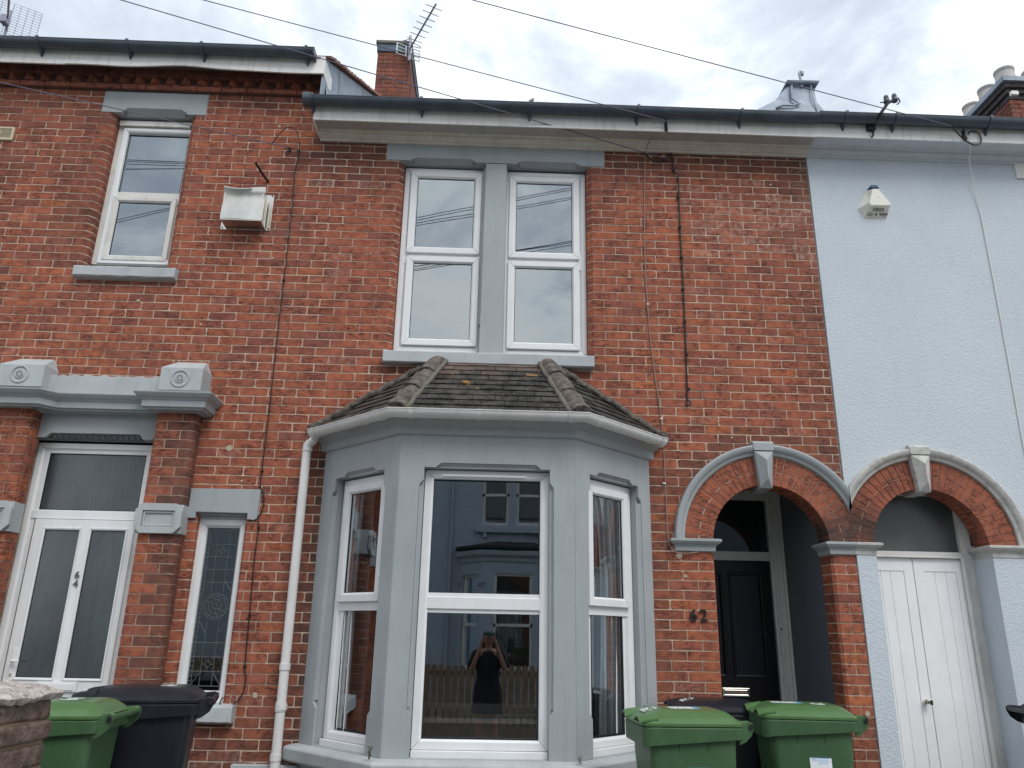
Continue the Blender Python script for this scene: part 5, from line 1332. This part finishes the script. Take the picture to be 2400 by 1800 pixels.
def make_bin(label,body,lid,mark=None,sticker=False,emblem=False,toptag=None,group='wheelie bins outside the houses'):
    t=thing('wheelie_bin',label,'wheelie bin',group=group)
    b=MB().rings([rrect(.215,.215,.05,.06,.02),rrect(.22,.22,.05,.10,.02),rrect(.285,.262,.055,.80,.0),rrect(.292,.266,.055,.93,.0),rrect(.292,.266,.055,.955,0)]).build('body',body,t,bevel=.004)
    fr=lambda x: max(0,min(1,(-x-.08)/.24)); 
    drop=lambda x,y,z: z-.042*(fr(x)**1.5 if z<.95 else 0)
    MB().rings([rrect(.315,.284,.05,.925,-.005,zf=drop),rrect(.335,.296,.055,.927,-.005,zf=drop),rrect(.338,.298,.055,.985,-.005),rrect(.325,.288,.05,.992,-.005)]).build('rim',body,t,bevel=.003)
    MB().rings([rrect(.340,.300,.06,.994,-.008),rrect(.342,.302,.06,1.008,-.008),rrect(.328,.290,.07,1.016,-.006),rrect(.305,.268,.07,1.034,-.004),rrect(.29,.255,.06,1.040,0),rrect(.255,.20,.05,1.060,.01),rrect(.225,.175,.05,1.068,.012)]).build('lid',lid,t,smooth=True,auto=32)
    # two scooped grips at the front corners of the lid
    for sy in (-1,1):
        rr=[]
        for i in range(9):
            s=i/8; y=sy*(.285-.17*s); z=1.022+.026*math.sin(math.pi*s)
            rr.append([(-.335,y,z-.008),(-.365,y,z-.014),(-.368,y,z-.008),(-.335,y,z+.002),(-.24,y,z+.014),(-.24,y,z+.004)])
        MB().rings(rr).build('lid_grip',lid,t,smooth=True,auto=40)
    # hinge lugs and handle bar at the back
    for sy in (-1,1):
        a=[(.30,.90),(.345,.915),(.385,.945),(.405,.985),(.40,1.012),(.375,1.022),(.34,1.008),(.30,.985)]
        MB().prism(a,sy*.262-.004,sy*.262+.004,'y').build('hinge_lug',body,t,bevel=.002)
        a=[(.27,1.012),(.33,1.018),(.375,1.022),(.398,1.012),(.40,.99),(.37,.985),(.33,.992),(.28,.995)]
        MB().prism(a,sy*.225-.02,sy*.225+.02,'y').build('lid_hinge',lid,t,bevel=.003)
        MB().lathe((0,0,0),[(.1,0),(.1,.05)],20).build  # noqa
        wm=MB(Matrix.Translation((.27,sy*.235,.10))@Matrix.Rotation(R(90),4,'X')).lathe((0,0,-.025),[(.0,0),(.06,0),(.098,.004),(.10,.012),(.10,.038),(.098,.046),(.06,.05),(0,.05)],24)
        wm.build('wheel',m_black,t,smooth=True,auto=40)
    MB().tube([(.385,-.275,.995),(.385,.275,.995)],.0165,12).build('handle',body,t,smooth=True,auto=50)
    for sy in (-1,1): MB().tube([(.385,sy*.2745,.995),(.385,sy*.279,.995)],.0135,12).build('handle_end',m_black,t)
    for y in (-.09,.0,.09): MB().prism([(.29,.93),(.36,.965),(.385,.98),(.36,.995),(.30,.97)],y-.004,y+.004,'y').build('handle_rib',body,t)
    MB().tube([(.27,-.25,.10),(.27,.25,.10)],.012,8).build('axle',m_black,t)
    for x in (-.10,.09):
        for sy in (-1,1): MB().add([(x-.004,sy*.266,.925),(x+.004,sy*.266,.925),(x+.003,sy*.258,.835),(x-.003,sy*.258,.835),(x-.002,sy*.281,.925),(x+.002,sy*.281,.925)],[(0,4,5,1),(0,3,4),(1,5,2),(3,2,5,4)]).build('rib',body,t)
    if mark:
        tx,sx,x,y,rot=mark
        m=Matrix.Translation((x,y,1.046 if abs(x)>.2 else 1.0690))@Matrix.Rotation(R(rot),4,'Z')
        if abs(x)>.2: m=Matrix.Translation((x,y,1.053))@Matrix.Rotation(R(-20 if x<0 else 20)*.55,4,'Y')@Matrix.Rotation(R(rot),4,'Z')
        text('painted_number',tx,sx,m,.0006,m_paint,t,offset=.0015)
    if toptag:
        x0,x1,y0,y1=toptag
        s=MB().box(x0,x1,y0,y1,1.0682,1.0692).build('lid_sticker',m_stk,t); MB().box(x1-.04,x1,y0,y1,1.0684,1.0697).build('blue_strip',m_stkb,t)
        for k in range(3): MB().box(x0+.02+k*.04,x0+.03+k*.04,y0+.02,y1-.03,1.0684,1.0696).build('sticker_print',m_stkb,t)
    if sticker:
        tl=math.atan2(.262-.215,.74-.06) # tilt of the long side
        m=Matrix.Translation((sticker,-.2600,.765))@Matrix.Rotation(R(90)+.06*-1,4,'X')
        def SB(x0,x1,y0,y1,h,mat,nm): 
            MB(m).box(x0,x1,y0,y1,h,h+.0006).build(nm,mat,t)
        SB(-.075,.075,-.12,.075,.001,m_stk,'sticker'); SB(-.072,.072,.020,.073,.0018,m_stkb,'blue_strip')
        text('sticker_text','Recycling in Portsmouth',.0125,m@Matrix.Translation((0,.032,.0026)),.0002,m_stk,t)
        text('sticker_text','YES',.024,m@Matrix.Translation((-.045,-.004,.002)),.0002,m_stkb,t)
        for k in range(4): SB(-.02,.06-.01*(k%2),.012-.010*k,.0145-.010*k,.0016,m_stkb,'sticker_print')
    if emblem:
        m=Matrix.Translation((-.276,.0,.68))@Matrix.Rotation(R(-90),4,'Z')@Matrix.Rotation(R(90)-.09,4,'X')
        e=MB(m); e.tube([(.062*math.cos(R(a)),.085*math.sin(R(a)),0) for a in range(0,361,15)],.0035,5)
        for x,y in ((-.025,.03),(0,.042),(.026,.03),(-.02,-.02),(.02,-.025)): e.box(x-.006,x+.006,y-.02,y+.015,-.001,.002)
        e.build('moulded_emblem',body,t)
    return t
def place(t,x,y,z,deg,s=1,sz=1): t.location=(x,y,z); t.rotation_euler=(0,0,R(deg)); t.scale=(s,s,sz)
b1=make_bin('green wheelie bin standing nearest the camera, beside the right end of the bay',m_green,m_greenlid,('62',.15,-.285,.0,-90),sticker=.02,emblem=True,toptag=(-.08,.13,-.02,.10)); place(b1,1.357*.85,-1.13,.038,3,.85)
b2=make_bin('green wheelie bin in front of the porch pillar, with its number painted near the hinge',m_green,m_greenlid,('62',.13,.16,-.06,90),sticker=.045,emblem=True,toptag=(-.20,.02,-.02,.08)); place(b2,2.005,-.74,.05,-6,.85)
b3=make_bin('black wheelie bin squeezed behind the two green bins, against the brick below number 62',m_navy,m_navylid,('62',.15,-.285,.0,-90)); place(b3,1.585,-.31,.04,-2,.85,.995)
b4=make_bin('green wheelie bin behind the stone gate pier at the lower left, 64 on its lid',m_green,m_greenlid,('64',.17,.10,.02,90)); place(b4,-2.25,-1.52,.06,6,.85)
b5=make_bin('black wheelie bin beside the green one, under the narrow leaded window of number 64',m_navy,m_navylid,('64',.14,.16,.04,90)); place(b5,-2.075,-.86,.06,15,1,1.028)
b6=make_bin('dark wheelie bin at the right edge of the photo, only its handle showing',m_navy,m_navylid); place(b6,3.99,-.62,.08,172)
# ================================================================ stone gate pier
random.seed(41)
t=thing('gate_pier','weathered stone block gate pier with a rough mossy cap at the lower left corner','pier',(-2.12,-2.3,-.1))
m_stone=simple('weathered_block',(.165,.12,.10),.95,.15,var=.45,scale=16,bs=55,bst=1,bd=.012,dirt=.95,dirtcol=(.055,.048,.045),dscale=(4,4,4))
m_cap=simple('rough_lime_cap',(.54,.48,.45),.95,.15,var=.3,scale=22,bs=50,bst=1,bd=.02,dirt=1.0,dirtcol=(.14,.07,.06),dscale=(11,11,11))
px0,px1,py0,py1=-2.38,-1.990,-2.48,-2.12
rel(MB().box(px0+.01,px1-.01,py0+.01,py1-.01,-.1,1.19).build('mortar_core',simple('pier_mortar',(.26,.20,.13),.95,.1)),t)
z=1.19
k=0
def rough(mb_v,amp,sc,seed):
    out_=[]
    for v in mb_v:
        n_=mnoise.noise_vector(Vector(v)*sc+Vector((seed,0,0))); out_.append(Vector(v)+n_*amp)
    return out_
while z>-.05:
    h_=.098+rj(.012); za,zb_=z-h_+.006,z-.004
    sp=px0+(.22 if k%2 else .12)
    for a,b_ in ((px0,sp-.005),(sp+.005,px1+rj(.008))):
        rings_=[]; 
        for zz in (za,za+.012,(za+zb_)/2,zb_-.012,zb_):
            e=.006 if zz in (za,zb_) else 0
            rings_.append([(a+(b_-a)*s+ (e if s==0 else -e if s==1 else 0),py0+e,zz) for s in (0,.33,.66,1)]+[(a+(b_-a)*s+(e if s==0 else -e if s==1 else 0),py1-e,zz) for s in (1,.66,.33,0)])
        m_=MB().rings(rings_); m_.v=rough(m_.v,.012,9,k); rel(m_.build('stone_block',m_stone,bevel=.004),t)
    z-=h_; k+=1
cap=[]
for zz,s in ((1.180,.01),(1.184,.022),(1.205,.028),(1.220,.012),(1.238,-.04),(1.252,-.11),(1.258,-.15)):
    rg=[]
    x0,x1,y0,y1=px0-s,px1+s,py0-s,py1+s
    for i in range(32):
        a=i/8; sd,f_=int(a),a-int(a)
        p=[(x0+(x1-x0)*f_,y0),(x1,y0+(y1-y0)*f_),(x1-(x1-x0)*f_,y1),(x0,y1-(y1-y0)*f_)][sd]
        rg.append((p[0],p[1],zz))
    cap.append(rg)
m_=MB().rings(cap); m_.v=rough(m_.v,.014,22,3); m_.v=rough(m_.v,.009,60,5); rel(m_.build('cap',m_cap,smooth=True,auto=50),t)
# ================================================================ weeds on the bay sill and in the gutter
m_weed=simple('dry_weed',(.10,.085,.05),.9,.1,var=.3); m_weedg=simple('weed_leaf',(.08,.11,.05),.8,.2,var=.3)
def weed(x,y,z,h,label,seed,n=4,mat=None):
    random.seed(seed); mb=MB()
    for i in range(n):
        a=random.random()*6.28; L=h*random.uniform(.6,1); p=Vector((x,y,z)); pts=[p]
        for k in range(4):
            p=p+Vector((math.cos(a)*.18,math.sin(a)*.18,1)).normalized()*L/4+Vector((rj(.006),rj(.006),0)); pts.append(p)
        mb.tube(pts,.0012,4)
        for p in pts[1:]:
            for q in range(2):
                d_=Vector((rj(1),rj(1),rj(.6))).normalized()*.012; w_=Vector((rj(1),rj(1),0)).normalized()*.004
                mb.add([p,p+d_+w_,p+d_*1.6,p+d_-w_],[(0,1,2,3)])
    return tag(mb.build('weed',mat or m_weed,fix=False),label,'weed')
weed(-.72,-.705,.742,.085,'dry sprig growing at the left corner of the bay sill',1,6)
weed(.60,-.73,.742,.05,'tiny dry sprig at the right corner of the bay sill',2,4)
weed(.26,-.36,5.93,.05,'small tuft of weed in the black gutter above the upper windows',3,6,m_weedg)
# ================================================================ opposite side of the street (seen in the window reflections)
HO=thing('rendered_house','grey blue rendered house with a bay across the street, seen only in reflections','house',(0,-13,0))
def ro(o): return rel(o,HO)
m_opp=simple('grey_blue_render',(.34,.39,.45),.85,.2,var=.06,bs=50,bst=.3)
yw=-13.0
MBo=Matrix.Translation((0,yw,0))@Matrix.Diagonal((1,-1,1,1))
ro(MB(MBo).plate([rect(-9,9,-.1,6.2),rect(-.20,.42,3.9,5.3),rect(.58,1.2,3.9,5.3),rect(-2.6,-1.75,0,2.4),rect(-.55,1.6,.6,2.9)],0,.2).build('wall',m_opp))
ro(MB(MBo).add([(-9,-.3,6.1),(9,-.3,6.1),(9,4,8.7),(-9,4,8.7)],[(0,1,2,3)]).build('roof',m_roofplain,fix=False))
ro(MB(MBo).box(-9,9,3.9,4.0,0,6.2).box(-9,9,.2,3.9,3.0,3.1).build('inner_walls',m_room))
ro(MB(MBo).box(-.35,1.35,-.12,.02,3.72,3.84).build('window_sill',m_opp,bevel=.01))
for x in (-.17,1.1): ro(MB(MBo).box(x,x+.08,-.1,.0,3.60,3.72).build('sill_bracket',m_opp))
for x0 in (-.20,.58):
    f=MB(MBo); mitre(f,x0,x0+.62,3.9,5.3,.07,.16,.10); f.box(x0,x0+.62,.10,.15,4.58,4.64); o=ro(f.build('window',m_timber))
    g=MB(MBo).add([(x0+.06,.13,3.95),(x0+.56,.13,3.95),(x0+.56,.13,5.25),(x0+.06,.13,5.25)],[(0,1,2,3)]).build('pane',m_glassup,o,fix=False)
f=MB(MBo).plate([rect(-2.6,-1.75,0,2.4)],.1,.15).build('door',m_door); ro(f)
# bay: canted plan in mirrored coordinates
cxb=.53; pb=[(cxb-1.20,.0),(cxb-.72,-.65),(cxb+.72,-.65),(cxb+1.20,.0)]
def bays(nm,prof,mat): return ro(MB(MBo).sweep(pb,prof).build(nm,mat))
bays('bay_base',[(-.12,-.1),(0,-.1),(0,.75),(-.12,.75)],m_opp); bays('bay_head',[(-.12,2.78),(0,2.78),(0,3.02),(-.12,3.02)],m_opp)
bays('bay_cornice',[(-.05,3.02),(.03,3.02),(.05,3.10),(.12,3.16),(.14,3.24),(.05,3.27),(-.05,3.40)],m_opp)
bays('bay_roof_edge',[(-.6,3.40),(.10,3.27),(.14,3.30),(.12,3.36),(-.6,3.52)],simple('mossy_lead',(.03,.033,.03),.9,.1,var=.4,bs=30,bst=.8))
bays('bay_sill',[(-.1,.70),(.06,.70),(.06,.79),(-.1,.79)],m_opp)
for i,(p,q_) in enumerate(zip(pb[:-1],pb[1:])):
    p,q_=Vector(p),Vector(q_); u=(q_-p).normalized(); L=(q_-p).length
    m=Matrix.Identity(4); n_=(-u.y,u.x)
    for r_ in range(2): m[r_][0]=u[r_]; m[r_][1]=n_[r_]; m[r_][3]=p[r_]
    mm=MBo@m
    a,b_=(.12,L-.12) if i!=1 else (.30,L-.30)
    ro(MB(mm).plate([rect(0,L,.75,2.78),rect(a,b_,.79,2.76)],0,.12).build('bay_pier',m_opp))
    for xx in (.0,L-.02): ro(MB(mm).box(xx-.06,xx+.08,-.05,.02,2.56,2.62).box(xx-.04,xx+.06,-.03,.02,2.50,2.56).build('pier_capital',m_opp))
    f=MB(mm); mitre(f,a,b_,.79,2.76,.06,.12,.05); f.box(a,b_,.05,.11,1.66,1.72); w_=ro(f.build('window',m_timber))
    MB(mm).add([(a,.09,.8),(b_,.09,.8),(b_,.09,2.75),(a,.09,2.75)],[(0,1,2,3)]).build('pane',m_glass,w_,fix=False)
ro(MB(MBo).tube([(-.9,-.05,0),(-.9,-.05,6)],.035,8).build('downpipe',m_opp))
# picket fence
fn=thing('picket_fence','brown wooden picket fence with rounded tops across the street, seen in reflections','fence',(0,-8.4,-.1))
m_fence=simple('fence_timber',(.22,.155,.105),.85,.2,var=.25,scale=5,bs=40,bst=.3)
rel(MB().box(-7.5,6.5,-8.46,-8.42,.30,.38).box(-7.5,6.5,-8.46,-8.42,.85,.93).build('rail',m_fence),fn)
pk=None
for i in range(122):
    x=-7.4+i*.113
    if pk is None:
        pk=MB().plate([[(-.045,-.05),(.045,-.05),(.045,1.08),(.038,1.105),(.02,1.122),(0,1.127),(-.02,1.122),(-.038,1.105),(-.045,1.08)]],-.01,.01).build('picket',m_fence); me=pk.data; o=pk
    else: o=bpy.data.objects.new('picket',me); COL.objects.link(o)
    o.parent=fn; o.location=(x,.0,rj(.01))
# ================================================================ the photographer
def skin(name,verts,edges,rad,mat,parent,sub=2,root=0):
    me=bpy.data.meshes.new(name); me.from_pydata(verts,edges,[]); me.materials.append(mat)
    o=bpy.data.objects.new(name,me); COL.objects.link(o)
    m=o.modifiers.new('skin','SKIN'); m.use_smooth_shade=True
    if not me.skin_vertices: me.skin_vertices.new(name='')  if hasattr(me.skin_vertices,'new') else None
    return o
def make_person():
    t=thing('person','woman in a dark spotted dress holding up a phone, reflected in the bay window','person',(0.02,-6.18,-.1))
    m_sk=simple('skin_tone',(.36,.20,.14),.55,.35,var=.05); m_hair=simple('dark_hair',(.03,.02,.015),.6,.3)
    q=NT('spotted_dress'); v=q.pos(obj=True); w=q.n('ShaderNodeTexVoronoi'); w.inputs['Scale'].default_value=45; q.l(v,w.inputs[0])
    q.pbsdf(q.mix(q.ramp(w.outputs[0],[(.12,1),(.18,0)]),(.012,.012,.016),(.35,.34,.33)),.8,.2); m_dress=q.m
    H=1.62
    V=[];E=[];Rd=[]
    def a(p,r,par_=None):
        V.append(p); Rd.append(r)
        if par_ is not None: E.append((par_,len(V)-1))
        return len(V)-1
    pel=a((0,0,.90),(.15,.11)); wst=a((0,.0,1.05),(.125,.095),pel); che=a((0,.01,1.22),(.145,.10),wst); shc=a((0,.0,1.36),(.10,.075),che); nk=a((0,.01,1.42),(.05,.05),shc); nk2=a((0,.02,1.48),(.052,.055),nk)
    hd=a((0,.03,1.545),(.072,.088),nk2); tp_=a((0,.02,1.605),(.06,.072),hd)
    hands=[]
    for s in (-1,1):
        sh=a((s*.165,.0,1.345),(.052,.05),shc); el_=a((s*.225,.10,1.14),(.040,.038),sh); md=a((s*.17,.18,1.29),(.034,.032),el_); wr=a((s*.105,.19,1.47),(.024,.020),md); pm=a((s*.085,.185,1.535),(.032,.018),wr)
        hands.append((s,V[pm]))
        hp=a((s*.085,0,.84),(.085,.088),pel); kn=a((s*.095,.01,.48),(.056,.058),hp); cf=a((s*.095,-.02,.34),(.052,.055),kn); an=a((s*.095,-.01,.09),(.034,.038),cf); ft=a((s*.10,.09,.035),(.04,.028),an); to=a((s*.105,.15,.03),(.036,.022),ft)
    me=bpy.data.meshes.new('body'); me.from_pydata(V,E,[]); me.materials.append(m_sk)
    o=bpy.data.objects.new('body',me); COL.objects.link(o); o.parent=t
    m=o.modifiers.new('skin','SKIN'); m.use_smooth_shade=True
    if len(me.skin_vertices)==0:
        import bmesh as bm_; b=bm_.new(); b.from_mesh(me); b.verts.layers.skin.verify(); b.to_mesh(me); b.free()
    for i,r in enumerate(Rd): me.skin_vertices[0].data[i].radius=r
    me.skin_vertices[0].data[0].use_root=True
    s_=o.modifiers.new('sub','SUBSURF'); s_.levels=2; s_.render_levels=2
    # fingers
    for s,p in hands:
        FV=[];FE=[];FR=[]
        for k in range(4):
            b0=len(FV); y0=p[1]-.0; z0=p[2]+.02-.018*k
            L=[.075,.082,.077,.062][k]
            FV+= [(p[0]+s*-.0,y0+.006,z0),(p[0]-s*.022,y0+.030,z0+.012),(p[0]-s*(.022+L*.4),y0+.034,z0+.014),(p[0]-s*(.02+L*.6),y0+.030,z0+.012)]
            FE+=[(b0,b0+1),(b0+1,b0+2),(b0+2,b0+3)]; FR+=[.0095,.009,.0085,.007]
        b0=len(FV); FV+=[(p[0],p[1]-.004,p[2]-.03),(p[0]-s*.02,p[1]-.022,p[2]-.012),(p[0]-s*.045,p[1]-.024,p[2]+.004)]; FE+=[(b0,b0+1),(b0+1,b0+2)]; FR+=[.011,.0105,.009]
        mb=MB()
        for i,j in FE: mb.tube([FV[i],FV[j]],FR[i],8,r2=FR[j])
        h_=mb.build('fingers',m_sk,smooth=True); h_.parent=t
    # dress
    def ell(cx,cy,z,rx,ry,n=24): return [(cx+rx*math.cos(2*math.pi*i/n),cy+ry*math.sin(2*math.pi*i/n)*(1),z) for i in range(n)]
    d_=MB().rings([ell(0,0,.60,.215,.16),ell(0,0,.72,.20,.155),ell(0,0,.90,.185,.14),ell(0,0,1.04,.150,.115),ell(0,.01,1.20,.170,.125),ell(0,.005,1.30,.175,.105),ell(0,0,1.37,.13,.085),ell(0,0,1.395,.075,.065)],cap=False).build('dress',m_dress,smooth=True); d_.parent=t
    for s in (-1,1):
        sl=MB().tube([(s*.11,0,1.365),(s*.175,.01,1.34),(s*.215,.06,1.22),(s*.225,.08,1.18)],.066,14,r2=.058,cap=False).build('sleeve',m_dress,smooth=True); sl.parent=t
    # hair, face
    hr=MB()
    rr=[]
    for z,rx,ry,cy in ((1.36,.085,.05,-.055),(1.44,.095,.06,-.05),(1.52,.092,.085,-.012),(1.58,.085,.092,.0),(1.62,.065,.075,.005),(1.645,.025,.03,.005)): rr.append(ell(0,cy,z,rx,ry))
    hh=hr.rings(rr).build('hair',m_hair,smooth=True); hh.parent=t
    fc=MB()
    for s in (-1,1): fc.lathe((s*.030,.108,1.548),[(0,-.012),(.012,-.006),(.012,.006),(0,.012)],10)
    f_=fc.build('sunglasses',m_black,smooth=True); f_.parent=t
    nz=MB().add([(-.011,.108,1.520),(.011,.108,1.520),(0,.130,1.522),(0,.110,1.555)],[(0,1,2),(0,2,3),(1,3,2)]).build('nose',m_sk); nz.parent=t
    mt=MB().box(-.02,.02,.100,.107,1.492,1.500).build('mouth',simple('lips',(.30,.09,.08),.5,.3),bevel=.003); mt.parent=t
    for s in (-1,1):
        e_=MB().lathe((s*.074,.02,1.53),[(0,-.03),(.012,-.02),(.014,.01),(0,.025)],10).build('ear',m_sk,smooth=True); e_.parent=t
    ph=MB().box(-.08,.08,.158,.166,1.545,1.622).build('phone',simple('phone_case',(.03,.10,.11),.35,.5),bevel=.003)
    ph['label']='smartphone in a dark case held sideways in both hands'
    ph['category']='phone'; ph.location=(0.02,-6.18,-.1)
    sh=MB()
    for s in (-1,1): sh.box(s*.10-.038,s*.10+.038,-.05,.175,-.0,.03)
    so_=sh.build('shoes',m_black,bevel=.01); so_.parent=t
make_person()
